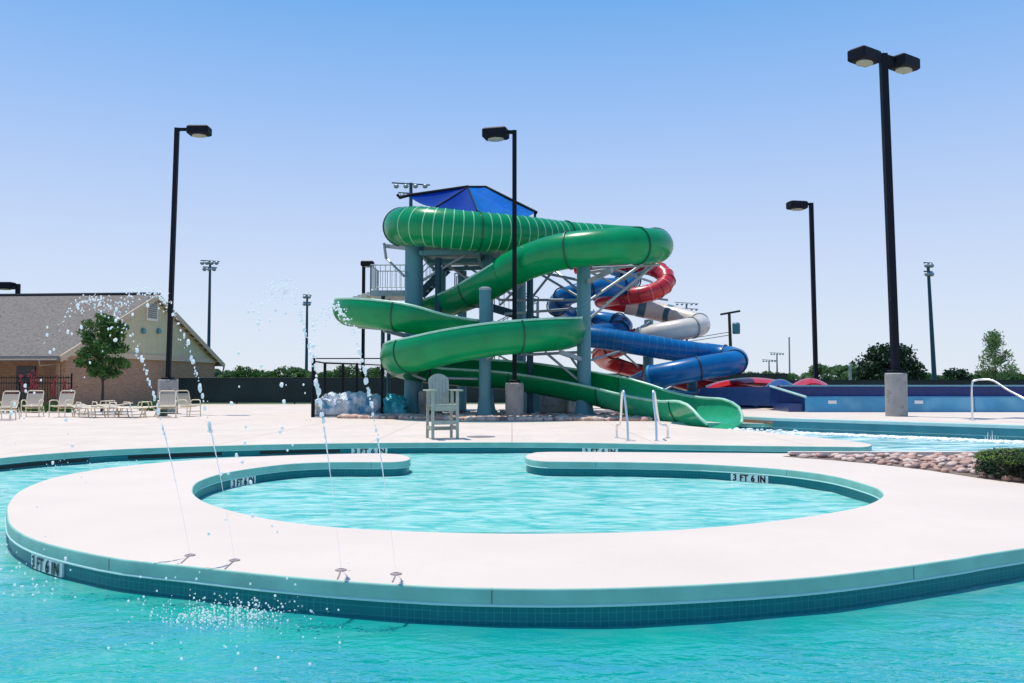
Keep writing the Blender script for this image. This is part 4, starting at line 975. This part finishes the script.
# ------------------------------------------------------------------ trees and plants
def leaves(b, c, rad, n, s, rnd, shell=.45):
    c = Vector(c)
    for i in range(n):
        d = Vector((rnd.gauss(0, 1), rnd.gauss(0, 1), rnd.gauss(0, 1))).normalized(); q = d*(shell+(1-shell)*rnd.random()**.6)
        q = c+Vector((q.x*rad[0], q.y*rad[1], q.z*rad[2])); u = Vector((rnd.gauss(0, 1), rnd.gauss(0, 1), rnd.gauss(0, .6))).normalized(); v = u.orthogonal().normalized()
        v = (Matrix.Rotation(rnd.uniform(0, 6.28), 3, u)@v); w_ = u.cross(v); k = s*rnd.uniform(.6, 1.3)
        b.add([q-v*k, q+w_*k*.5, q+v*k, q-w_*k*.5], [(0, 1, 2, 3)])
def tree(x, y, h, ch, cw, label, m, seed, ntuft=60, nleaf=90, ls=.09, name='broadleaf_tree', shape='egg', trunk=.09, group=None, bare=1.0):
    rnd = random.Random(seed); O = (x, y, 0); t = thing(name, label, 'tree', O, 0, group)
    th = h-ch
    b = MB(O); pts = [(x+rnd.uniform(-.02, .02)*k, y, (h*.8)*k/6) for k in range(7)]; b.path(pts, [trunk*(1-.12*k) for k in range(7)], 8)
    tufts = []
    for i in range(ntuft):
        a = rnd.uniform(0, 6.28); u = rnd.random()
        if shape == 'egg': pr = math.sin(math.pi*min(1, (u*.93+.07))**.75)**.7
        elif shape == 'round': pr = math.sqrt(max(0, 1-(2*u-.9)**2*.8))
        elif shape == 'cone': pr = (1-u)**.8*.95+.08
        else: pr = math.sqrt(max(0, 1-(u*1.05-.15)**2))
        rr = cw/2*pr*rnd.uniform(.35, 1.0); z = th+ch*u
        tufts.append(Vector((x+math.cos(a)*rr, y+math.sin(a)*rr, z)))
    for q in tufts[::3]:
        s_ = Vector((x, y, max(th*.8, q.z-.35*ch))); b.bar(s_, q, trunk*.22, 5, trunk*.08)
    b.build('trunk', BARK, t, smooth=60)
    b = MB(O)
    for q in tufts: k = rnd.uniform(.75, 1.3)*cw*.13; leaves(b, q, (k, k, k*.8), nleaf, ls, rnd, .1)
    b.build('crown', m, t, normals=False); return t
tree(X(103, 38.5), 38.5, Z(316, 38.5), Z(316, 38.5)-Z(374, 38.5), 2.15, 'small round leafed green tree on a thin trunk in front of the brick gable wall', LEAF, 1, 75, 100, .075, name='young_tree', shape='round', trunk=.075)
tree(X(889, 60), 60, Z(348, 60), Z(348, 60)-.2, 4.6, 'dark bushy tree behind the tallest lamp post', LEAFD, 2, 130, 80, .13, name='bushy_tree', shape='dome', trunk=.15)
tree(X(995, 52), 52, Z(334, 52), Z(334, 52)-.4, 3.1, 'pale sparse tree near the right edge of the photo', LEAFL, 3, 70, 60, .07, name='sparse_tree', shape='cone', trunk=.06)
tree(X(955, 75), 75, Z(370.5, 75), Z(370.5, 75)-.3, 2.8, 'low rounded shrub tree between the floodlight pole and the pale tree', LEAFD, 4, 60, 60, .12, name='bushy_tree', shape='dome')
rowt = tree(0, 0, 4.6, 4.2, 5.4, 'row tree', LEAF, 5, 70, 60, .2, name='distant_tree', shape='dome', group='distant trees beyond the fences')
rowt2 = tree(0, 0, 4.6, 4.3, 4.6, 'row tree', LEAFL, 6, 70, 60, .2, name='distant_tree', shape='dome', group='distant trees beyond the fences')
rnd = random.Random(11); firstu = {0: True, 1: True}
rows = []
px = 214
while px < 560: rows.append((px, rnd.uniform(95, 125), rnd.choice((0, 0, 0, 1)), rnd.uniform(368, 375.5), 'left')); px += rnd.uniform(9, 17)
px = 745
while px < 1040: rows.append((px, rnd.uniform(95, 120), 1 if px < 850 and rnd.random() < .7 else 0, (rnd.uniform(365, 372) if 815 < px < 872 else rnd.uniform(373, 377)), 'right')); px += rnd.uniform(9, 15)
for px, d, k, yt, side in rows:
    src = (rowt, rowt2)[k]; h = Z(yt, d)*1.0; s = h/4.4
    lab = 'distant leafy tree beyond the dark fence at the left' if side == 'left' else 'distant leafy tree beyond the black fence at the right'
    if k == 1: lab = lab.replace('leafy', 'light green')
    if firstu[k]: src.location = (X(px, d), d, 0); src.scale = (s*1.15, s*1.15, s); src['label'] = lab; firstu[k] = False
    else: copy_tree(src, (X(px, d), d, 0), rnd.uniform(0, 6), lab, (s*1.15, s*1.15, s))
# shrub at the right edge of the island
SX, SY = 7.32, 11.75; rnd = random.Random(21)
t = thing('low_shrub', 'dense clipped evergreen shrub in the rock bed at the right edge', 'shrub', (SX, SY, 0))
def shrub_leaves(n, m, ls, top):
    b = MB((SX, SY, 0))
    for i in range(n):
        a = rnd.uniform(0, 6.28); u = rnd.random(); el = math.asin(u)
        rr = 1+.14*noise.noise((math.cos(a)*2.2, math.sin(a)*2.2, u*2.5))
        if top and u < .35: continue
        f = (rnd.uniform(.82, 1.02) if not top else rnd.uniform(.97, 1.07))*rr
        q = Vector((SX+math.cos(a)*math.cos(el)**.7*.98*f, SY+math.sin(a)*math.cos(el)**.7*.85*f, .03+.35*f*u**.55))
        d = Vector((math.cos(a)*.6+rnd.gauss(0, .5), math.sin(a)*.6+rnd.gauss(0, .5), .6+rnd.gauss(0, .5))).normalized(); s_ = d.orthogonal().normalized()*ls*.3; k = ls*rnd.uniform(.7, 1.4)
        b.add([q-s_, q+s_, q+d*k], [(0, 1, 2)])
    return b.build('foliage', m, t, normals=False)
shrub_leaves(26000, LEAFD, .035, False); o = shrub_leaves(7000, LEAFY, .028, True); o['label'] = 'yellow green leaves on top of the shrub'  # paler leaves over the upper part only
b = MB((SX, SY, 0)); b.ball((SX, SY, .12), 1, 18, 10, (.86, .74, .24), .03); b.build('branches', BARK, t, smooth=60)
# red flowering plants and low hedge near the porch
def redplant(px, d, h, label, seed):
    rnd = random.Random(seed); x = X(px, d); O = (x, d, 0); t = thing('red_yucca', label, 'plant', O, 0, 'red flowering plants by the porch')
    b = MB(O)
    for k in range(40):
        a = rnd.uniform(0, 6.28); L = rnd.uniform(.4, .7); e = Vector((x+math.cos(a)*L, d+math.sin(a)*L, rnd.uniform(.2, .6))); s = Vector((-math.sin(a), math.cos(a), 0))*.025; c = Vector((x, d, .02)); b.add([c-s, c+s, e], [(0, 1, 2)])
    b.build('leaf_blades', LEAFD, t, normals=False)
    st = MB(O); fl = MB(O)
    for k in range(6):
        a = rnd.uniform(0, 6.28); l = rnd.uniform(.1, .45); H = h*rnd.uniform(.7, 1); p1 = Vector((x+math.cos(a)*l*2.0, d+math.sin(a)*l, H)); c = Vector((x, d, .1))
        st.bar(c, p1, .014, 4)
        for j in range(13): q = c.lerp(p1, rnd.uniform(.5, 1)); q += Vector((rnd.gauss(0, .05), rnd.gauss(0, .05), rnd.gauss(0, .03))); fl.ball(q, rnd.uniform(.015, .035), 5, 3)
    st.build('flower_stalk', REDD, t); fl.build('flowers', LEAFR, t)
redplant(31, 38.6, 2.0, 'red flowering plant behind the gap between the two left chairs', 1)
redplant(47, 38.3, 1.7, 'tallest red flowering plant in front of the picket fence', 2)
redplant(61, 38.9, 1.5, 'red flowering plant behind the third chair from the left', 3)
def hedge(px0, px1, d, h, label, seed):
    rnd = random.Random(seed); x0, x1 = X(px0, d), X(px1, d); b = MB(((x0+x1)/2, d, 0)); n = int((x1-x0)*4)+1
    for k in range(n): leaves(b, (x0+(x1-x0)*(k+.5)/n, d+rnd.uniform(-.3, .3), h*.45), (.35, .35, h*.5*rnd.uniform(.8, 1.2)), 160, .06, rnd, .2)
    tag(b.build('low_hedge', LEAF, None, normals=False), label, 'hedge')
hedge(-10, 76, 37.2, .45, 'low green planting behind the row of chairs on the left', 5)
hedge(140, 158, 39.5, .5, 'small green bush at the foot of the brick wall by the lamp pier', 6)

# ------------------------------------------------------------------ furniture
def make_chair():
    t = thing('pool_chair', '', 'chair', (0, 0, 0), 0, 'beige sling chairs on the left deck')
    b = MB(); r_ = .02
    for s in (-.3, .3):
        b.path([(s, -.28, 0), (s, -.27, .38), (s, -.25, .60), (s, -.12, .63), (s, .22, .62), (s, .3, .55)], r_, 6)
        b.path([(s, .38, 0), (s, .3, .4)], r_, 6)
        b.path([(s*.9, -.26, .42), (s*.9, .18, .38), (s*.9, .28, .5), (s*.9, .42, .92), (s*.78, .44, .97)], r_, 6)
    b.bar((-.23, .44, .97), (.23, .44, .97), r_, 6); b.bar((-.27, -.26, .42), (.27, -.26, .42), r_, 6); b.bar((-.27, .3, .32), (.27, .3, .32), .015, 6); b.bar((-.3, -.28, .2), (.3, -.28, .2), .015, 6)
    b.build('frame', WHITEM, t, smooth=60)
    b = MB(); prof = [(-.25, .425), (-.1, .385), (.1, .37), (.19, .39), (.26, .5), (.34, .7), (.4, .87)]; vs = []
    for y, z in prof: vs += [(-.265, y, z), (.265, y, z), (-.265, y+.012, z-.012), (.265, y+.012, z-.012)]
    fs = []
    for i in range(len(prof)-1): a = i*4; fs += [(a, a+1, a+5, a+4), (a+2, a+6, a+7, a+3), (a, a+4, a+6, a+2), (a+1, a+3, a+7, a+5)]
    b.add(vs, fs); b.build('sling', SLING, t, smooth=60); return t
ch0 = make_chair()
labs = [(7, 30.6, .1, 'beige sling chair cut by the left edge of the photo, nearest of the row'), (33.5, 32.6, .25, 'beige sling chair second from the left with red flowers behind'), (62.5, 32.4, -.05, 'beige sling chair third from the left, beside the stacked loungers'),
        (168, 31.8, .35, 'beige sling chair standing directly in front of the lamp pier'), (190, 33.0, 1.0, 'beige sling chair turned sideways, rightmost of all chairs')]
for i, (px, d, rz, lb) in enumerate(labs):
    if i == 0: ch0.location = (X(px, d), d, 0); ch0.rotation_euler = (0, 0, rz); ch0['label'] = lb
    else: copy_tree(ch0, (X(px, d), d, 0), rz, lb)
def make_ottoman():
    t = thing('foot_stool', 'low beige sling foot stool in front of the leftmost chair', 'foot stool', (X(5, 29.6), 29.6, 0), .1)
    b = MB()
    for s in (-.3, .3): b.path([(s, -.22, 0), (s, -.2, .33), (s, .2, .33), (s, .22, 0)], .02, 6)
    b.bar((-.3, -.2, .33), (.3, -.2, .33), .018, 6); b.bar((-.3, .2, .33), (.3, .2, .33), .018, 6); b.build('frame', WHITEM, t, smooth=60)
    b = MB(); b.box((0, 0, .335), (.56, .36, .012)); b.build('sling', SLING, t)
make_ottoman()
def make_lounger():
    t = thing('sun_lounger', '', 'sun lounger', (0, 0, 0), 0, 'beige sling loungers on the left deck')
    b = MB(); r_ = .022
    for s in (-.3, .3):
        b.path([(-.95, s, .36), (.35, s, .36), (.95, s, .46)], r_, 6)
        for x in (-.8, .1, .6): b.path([(x-.1, s, 0), (x, s, .34)], r_, 6)
        b.path([(-.1, s, .36), (-.05, s, .55), (.25, s, .56), (.3, s, .38)], r_*.9, 6)
    for x, z in ((-.95, .36), (.95, .46), (.35, .34)): b.bar((x, -.3, z), (x, .3, z), r_, 6)
    for x in (-.85, .05, .55): b.bar((x, -.3, .12), (x, .3, .12), .014, 6)
    b.build('frame', WHITEM, t, smooth=60)
    b = MB(); prof = [(-.93, .37), (-.3, .345), (.33, .37), (.93, .465)]; vs = []
    for x, z in prof: vs += [(x, -.27, z), (x, .27, z), (x, -.27, z-.012), (x, .27, z-.012)]
    fs = []
    for i in range(3): a = i*4; fs += [(a, a+1, a+5, a+4), (a+2, a+6, a+7, a+3)]
    b.add(vs, fs); b.build('sling', SLING, t); return t
l0 = make_lounger()
for i, (px, d, rz, lb) in enumerate([(89, 32.2, 2.5, 'beige lounger directly right of the third chair, below the young tree'), (106, 34.4, .1, 'beige lounger behind the trunk line of the young tree, farthest of the loungers'), (123, 32.0, 2.7, 'beige lounger in the middle of the lounger row'), (143, 32.6, .2, 'beige lounger nearest to the lamp pier')]):
    if i == 0: l0.location = (X(px, d), d, 0); l0.rotation_euler = (0, 0, rz); l0['label'] = lb
    else: copy_tree(l0, (X(px, d), d, 0), rz, lb)
# waste bin by the pier
x = X(163, 33.5); b = MB((x, 33.5, 0)); b.lathe((x, 33.5, 0), [(.2, 0), (.24, .62), (.26, .64), (.26, .68), (.2, .70)], 18); tag(b.build('waste_bin', mat('dark_green_plastic', (.01, .06, .05), .5), None, smooth=40), 'short dark green bin at the foot of the left lamp pier', 'bin')

# lifeguard chair
LC = G(441, 439.4); lc = thing('lifeguard_chair', 'grey slatted lifeguard chair with fan back on tall legs at the pool edge', 'lifeguard chair', (LC.x, LC.y+.3, 0), R(180+17))
def part(name, boxes, m=PLANK, parent=lc):
    b = MB()
    for bx_ in boxes:
        if bx_[0] == 'b': b.bbox(bx_[1], bx_[2], .006)
        else: b.beam(bx_[1], bx_[2], bx_[3], bx_[4])
    return b.build(name, m, parent)
# local: the sitter faces +y
SZ = .76
for sx in (-.285, .285):
    part('leg', [('m', (sx, -.30, 0), (sx, -.26, SZ+.02), .06, .045)]); part('leg', [('m', (sx, .33, 0), (sx, .30, SZ+.33), .062, .045)])
    part('armrest', [('b', (sx*1.08, .06, SZ+.35), (.16, .80, .035))]); part('side_brace', [('m', (sx, -.28, .25), (sx, .3, .25), .035, .09)])
    part('arm_bracket', [('m', (sx, -.2, SZ), (sx, -.24, SZ+.34), .07, .04)])
part('seat', [('b', (0, -.24+.105*k, SZ+.02-.006*abs(k-5)), (.55, .095, .03)) for k in range(6)])
part('seat_apron', [('b', (0, -.29, SZ-.06), (.56, .035, .12))]); part('seat_apron', [('b', (0, .30, SZ-.06), (.56, .035, .12))])
part('rung', [('b', (0, -.30, .22), (.54, .035, .09))]); part('rung', [('b', (0, .325, .38), (.54, .03, .09))])
tops = [.60, .685, .725, .725, .685, .60]
for k in range(6):
    u = (k-2.5)*.082; b = MB(); hh_ = lambda x: SZ+.50+.235*math.sqrt(max(0, 1-(x/.262)**2)); xs_ = [u-.0385+.0770*q/4 for q in range(5)]
    vs = [(x*(.92 if z0 else 1), y+(-.26 if z0 else -.40), z) for y in (0, -.022) for z0, zz in ((1, None), (0, 1)) for x in xs_ for z in [SZ-.02 if z0 else hh_(x)]]
    fs = []
    for q in range(4): fs += [(q, q+1, q+6, q+5), (10+q, 15+q, 16+q, 11+q), (5+q, 6+q, 16+q, 15+q), (q, 10+q, 11+q, q+1)]
    fs += [(0, 5, 15, 10), (4, 14, 19, 9)]; b.add(vs, fs); b.build('back_slat', PLANK, lc)
part('back_rail', [('m', (-.24, -.36, SZ+.28), (.24, -.36, SZ+.28), .03, .07)])
# flat grey disc on the deck to the right of it
q = G(481, 436.8); b = MB((q.x, q.y, 0)); b.lathe((q.x, q.y, .004), [(.34, 0), (.34, .006), (.3, .008)], 28); tag(b.build('deck_disc', mat('grey_disc', (.2, .2, .2), .7), None), 'flat round grey disc on the deck right of the lifeguard chair', 'drain cover')

# grab rails
for (pts_, lab) in (([(616.5, 0, 20.3), (616.5, .27, 20.3), (620, .36, 20.1), (621.5, .95, 19.7), (623, 1.1, 19.55), (624.5, .95, 19.45), (627, .4, 19.3), (627.5, 0, 19.2)], 'stainless pool grab rail, left one of the pair by the slide exit'),
                    ([(667, 0, 20.3), (666.5, .27, 20.3), (659, .36, 20.1), (655, .95, 19.7), (653.5, 1.1, 19.55), (653, .95, 19.45), (655.5, .4, 19.3), (656, 0, 19.2)], 'stainless pool grab rail, right one of the pair by the slide exit')):
    pts = [Vector((X(p, d), d, z)) for p, z, d in pts_]; a, c = pts[0], pts[-1]; O = tuple((a+c)/2)
    t = thing('grab_rail', lab, 'grab rail', O, 0, 'grab rails at the pool edge')
    b = MB(O); b.path([tuple(p) for p in catmull([tuple(p) for p in pts], .05)], .026, 8); b.build('rail_tube', INOX, t, smooth=60)
    for p in (a, c): MB(O).lathe(p, [(.06, 0), (.06, .012), (.033, .02)], 14).build('floor_flange', INOX, t, smooth=40)
a = G(972.5, 420.5, RZ); d = a.y; O = tuple(a); t = thing('stair_handrail', 'stainless handrail sloping down into the splash pool at the right edge', 'handrail', O)
b = MB(O); pts = [a, Vector((a.x, d, Z(386, d))), P(975, 380.5, d), P(984, 379.5, d-.2), P(993, 380.5, d-.4), P(1008, 390, d-1), P(1026, 400, d-1.6), P(1060, 424, d-2.4), P(1062, 440, d-2.5)]
b.path([tuple(p) for p in catmull([tuple(p) for p in pts], .12)], .028, 8); b.build('rail_tube', INOX, t, smooth=60)
b = MB(O); b.lathe(a, [(.08, 0), (.08, .012), (.035, .02)], 14); b.build('floor_flange', INOX, t, smooth=40)

# equipment under the tower
def obj1(name, px, d, size, m, label, cat, rz=0, cyl=False):
    x = X(px, d); O = (x, d, 0); b = MB(O)
    if cyl: b.lathe((x, d, 0), [(size[0]/2, 0), (size[0]/2, size[2]-.03), (size[0]/2-.03, size[2])], 20)
    else: b.bbox((x, d, size[2]/2), size, .03, rz); b.bbox((x, d-size[1]/2-.01, size[2]*.55), (size[0]*.5, .03, size[2]*.5), .008)
    tag(b.build(name, m, None, smooth=35), label, cat)
obj1('footing', 425, 33.8, (.5, .5, .95), CONC, 'short round concrete footing between the thick column and the lifeguard chair', 'footing', cyl=True)
obj1('equipment_cabinet', 552, 37.5, (1.6, .7, .95), CONC, 'long grey equipment cabinet beneath the green flume', 'cabinet')
obj1('equipment_cabinet', 577, 37.0, (.8, .7, .8), GALV, 'smaller metal cabinet beside the column right of the lamp', 'cabinet')
obj1('pump_box', 533, 36.6, (.6, .6, .8), STEEL, 'blue grey pump box next to the concrete lamp pier', 'pump box')

# ------------------------------------------------------------------ water jets
def jet(p0, p1, apex_py, apex_d, label, seed, t0=.24):
    rnd = random.Random(seed); p0 = Vector(p0); p1 = Vector(p1); zt = Z(apex_py, apex_d)
    # ballistic arc through p0 and p1 with the top at zt
    h0 = zt-p0.z; h1 = zt-p1.z; ta = math.sqrt(h0)/(math.sqrt(h0)+math.sqrt(h1))
    def at(t): q = p0.lerp(p1, t); q.z = zt-h0*((t-ta)/ta)**2 if t < ta else zt-h1*((t-ta)/(1-ta))**2; return q
    th = thing('water_jet', label, 'water jet', tuple(p0), 0, 'water jets arcing off the island')
    b = MB(p0); b.path([at(t0*.60*k/40)+Vector((rnd.gauss(0, 1), rnd.gauss(0, 1), 0))*.0012*k/40 for k in range(41)], [.0013+(.0045*max(0, (k-16)/24))*rnd.uniform(.6, 1.3) for k in range(41)], 5); b.build('stream', DROP, th, smooth=70)
    b = MB(p0); t = t0*.55
    while t < .62:
        q = at(t); sp = (t-t0*.5)*.10; r_ = (.005+.0115*rnd.random()**1.5)*(1 if t < .3 else .6)
        q += Vector((rnd.gauss(0, 1), rnd.gauss(0, 1), rnd.gauss(0, 1)))*sp*.45
        b.ball(q, r_, 7, 5, (rnd.uniform(.8, 1.2), 1, rnd.uniform(1, 2.3) if t < .3 else rnd.uniform(.8, 1.4)), .22)
        if rnd.random() < .35: b.ball(q+Vector((rnd.gauss(0, .012), rnd.gauss(0, .012), rnd.gauss(0, .02))), r_*.7, 6, 4, (1, 1, 1), .15)
        t += rnd.uniform(.004, .0125)
    for k in range(95):      # small beads near the top
        t = rnd.gauss(ta, .09); q = at(max(.2, min(.9, t))); q += Vector((rnd.gauss(0, .035), rnd.gauss(0, .035), rnd.gauss(0, .035))); b.ball(q, rnd.uniform(.003, .0075), 5, 4)
    for k in range(26):      # scattered falling drops
        t = rnd.uniform(.6, .97); q = at(t)+Vector((rnd.gauss(0, .07), rnd.gauss(0, .07), rnd.gauss(0, .04))); b.ball(q, rnd.uniform(.004, .013), 6, 5, (1, 1, 1.3), .2)
    b.build('droplets', DROP, th, smooth=70)['kind'] = 'stuff'
W = lambda px, py: tuple(G(px, py, WZ))
noz = [(190, 555.5), (234.5, 560.5), (341, 570.3), (396, 574.2)]
land = [W(-20, 585), W(40, 592), W(205, 618), W(255, 622)]
apx = [(290, 5.9), (281, 5.9), (283, 5.7), (306, 5.7)]
nlab = ['leftmost', 'second from the left', 'third from the left', 'rightmost']
for i in range(4):
    q = G(*noz[i]); jet((q.x, q.y, .012), land[i], apx[i][0], apx[i][1], '%s water jet arcing left off the island edge' % nlab[i], 50+i)
    O = (q.x, q.y, 0); t = thing('jet_nozzle', 'flat dark jet nozzle in the island edge, %s of four' % nlab[i], 'nozzle', O, 0, 'jet nozzles in the island edge')
    b = MB(O); b.lathe((q.x, q.y, .003), [(.04, 0), (.04, .003), (.02, .007), (.02, .003)], 20); b.build('cover', mat('tarnished_nozzle', (.34, .27, .26), .5), t)
    e = g2(*[(181, 563.5), (225, 569.3), (337.5, 579.6), (392.5, 582.4)][i]); b = MB(O); dd = (Vector((e[0], e[1], 0))-Vector((q.x, q.y, 0))).normalized(); b.beam(Vector((q.x, q.y, .003))+dd*.045, (e[0], e[1], .003), .009, .004); b.build('nozzle_line', mat('dark_line', (.25, .2, .19), .8), t)  # thin dark line from the nozzle towards the coping edge
# spray where the jets land
b = MB((-1.9, 5.6, WZ)); rnd = random.Random(4)
for k in range(520):
    c = W(rnd.gauss(228, 34), rnd.gauss(618, 6.5)); s = rnd.random()**3; b.ball((c[0], c[1], WZ+.008+rnd.random()**3*.10), rnd.uniform(.002, .0055)+.004*s, 5, 4)
for k in range(90):
    c = W(rnd.gauss(230, 70), rnd.gauss(628, 25)); b.ball((c[0], c[1], WZ+.01+rnd.random()**2*.3), rnd.uniform(.002, .009), 6, 4)
tag(b.build('spray', DROP, None, smooth=70), 'cloud of spray drops where the jets fall on the river', 'spray', None, 'stuff')
b = MB((-4.5, 9, WZ)); rnd = random.Random(5)
for k in range(130):
    c = W(rnd.uniform(0, 70) if k % 2 else rnd.uniform(10, 140), rnd.uniform(540, 600) if k % 2 else rnd.uniform(466, 474)); b.ball((c[0], c[1], WZ+.01+rnd.random()**2*.15), rnd.uniform(.003, .011), 6, 4)
tag(b.build('spray', DROP, None, smooth=70), 'scattered spray drops on the river at the left edge', 'spray', None, 'stuff')
# foam along the far wall of the splash pool
b = MB((12, 24, WZ)); rnd = random.Random(6)
for k in range(1100):
    t = rnd.random(); e = Vector((w1[0]*(1-t)+15.5*t, w1[1]+(15.5-w1[0])*dirw.y/dirw.x*t)); o_ = abs(rnd.gauss(0, .35)); c = e-Vector((-dirw.y, dirw.x))*(.1+o_)*(1 if -dirw.y*0+dirw.x > 0 else -1)
    b.ball((c.x, c.y, WZ+.01), rnd.uniform(.02, .075)*(1 if o_ < .8 else .6), 6, 4, (1.5, 1, .6), .2)
for px0_ in (985, 791):
    for k in range(8):
        c = G(px0_+k*2.6, 441 if px0_ > 900 else 429.5, WZ); b.bar((c.x, c.y, WZ), (c.x+rnd.uniform(-.03, .03), c.y, WZ+rnd.uniform(.1, .28)), .012, 5, .004)
tag(b.build('foam', FOAM, None, smooth=70), 'white churned foam on the splash pool along its far wall', 'foam', None, 'stuff')
b = MB((6.4, 25.6, WZ)); rnd = random.Random(8)
for k in range(500): b.ball((6.6+rnd.gauss(0, .6), 25.7+rnd.gauss(0, .4), WZ+.01+rnd.random()**3*.12), rnd.uniform(.015, .06), 6, 4, (1.4, 1, .7), .2)
tag(b.build('foam', FOAM, None, smooth=70), 'foam where the green slide runs into the splash pool', 'foam', None, 'stuff')
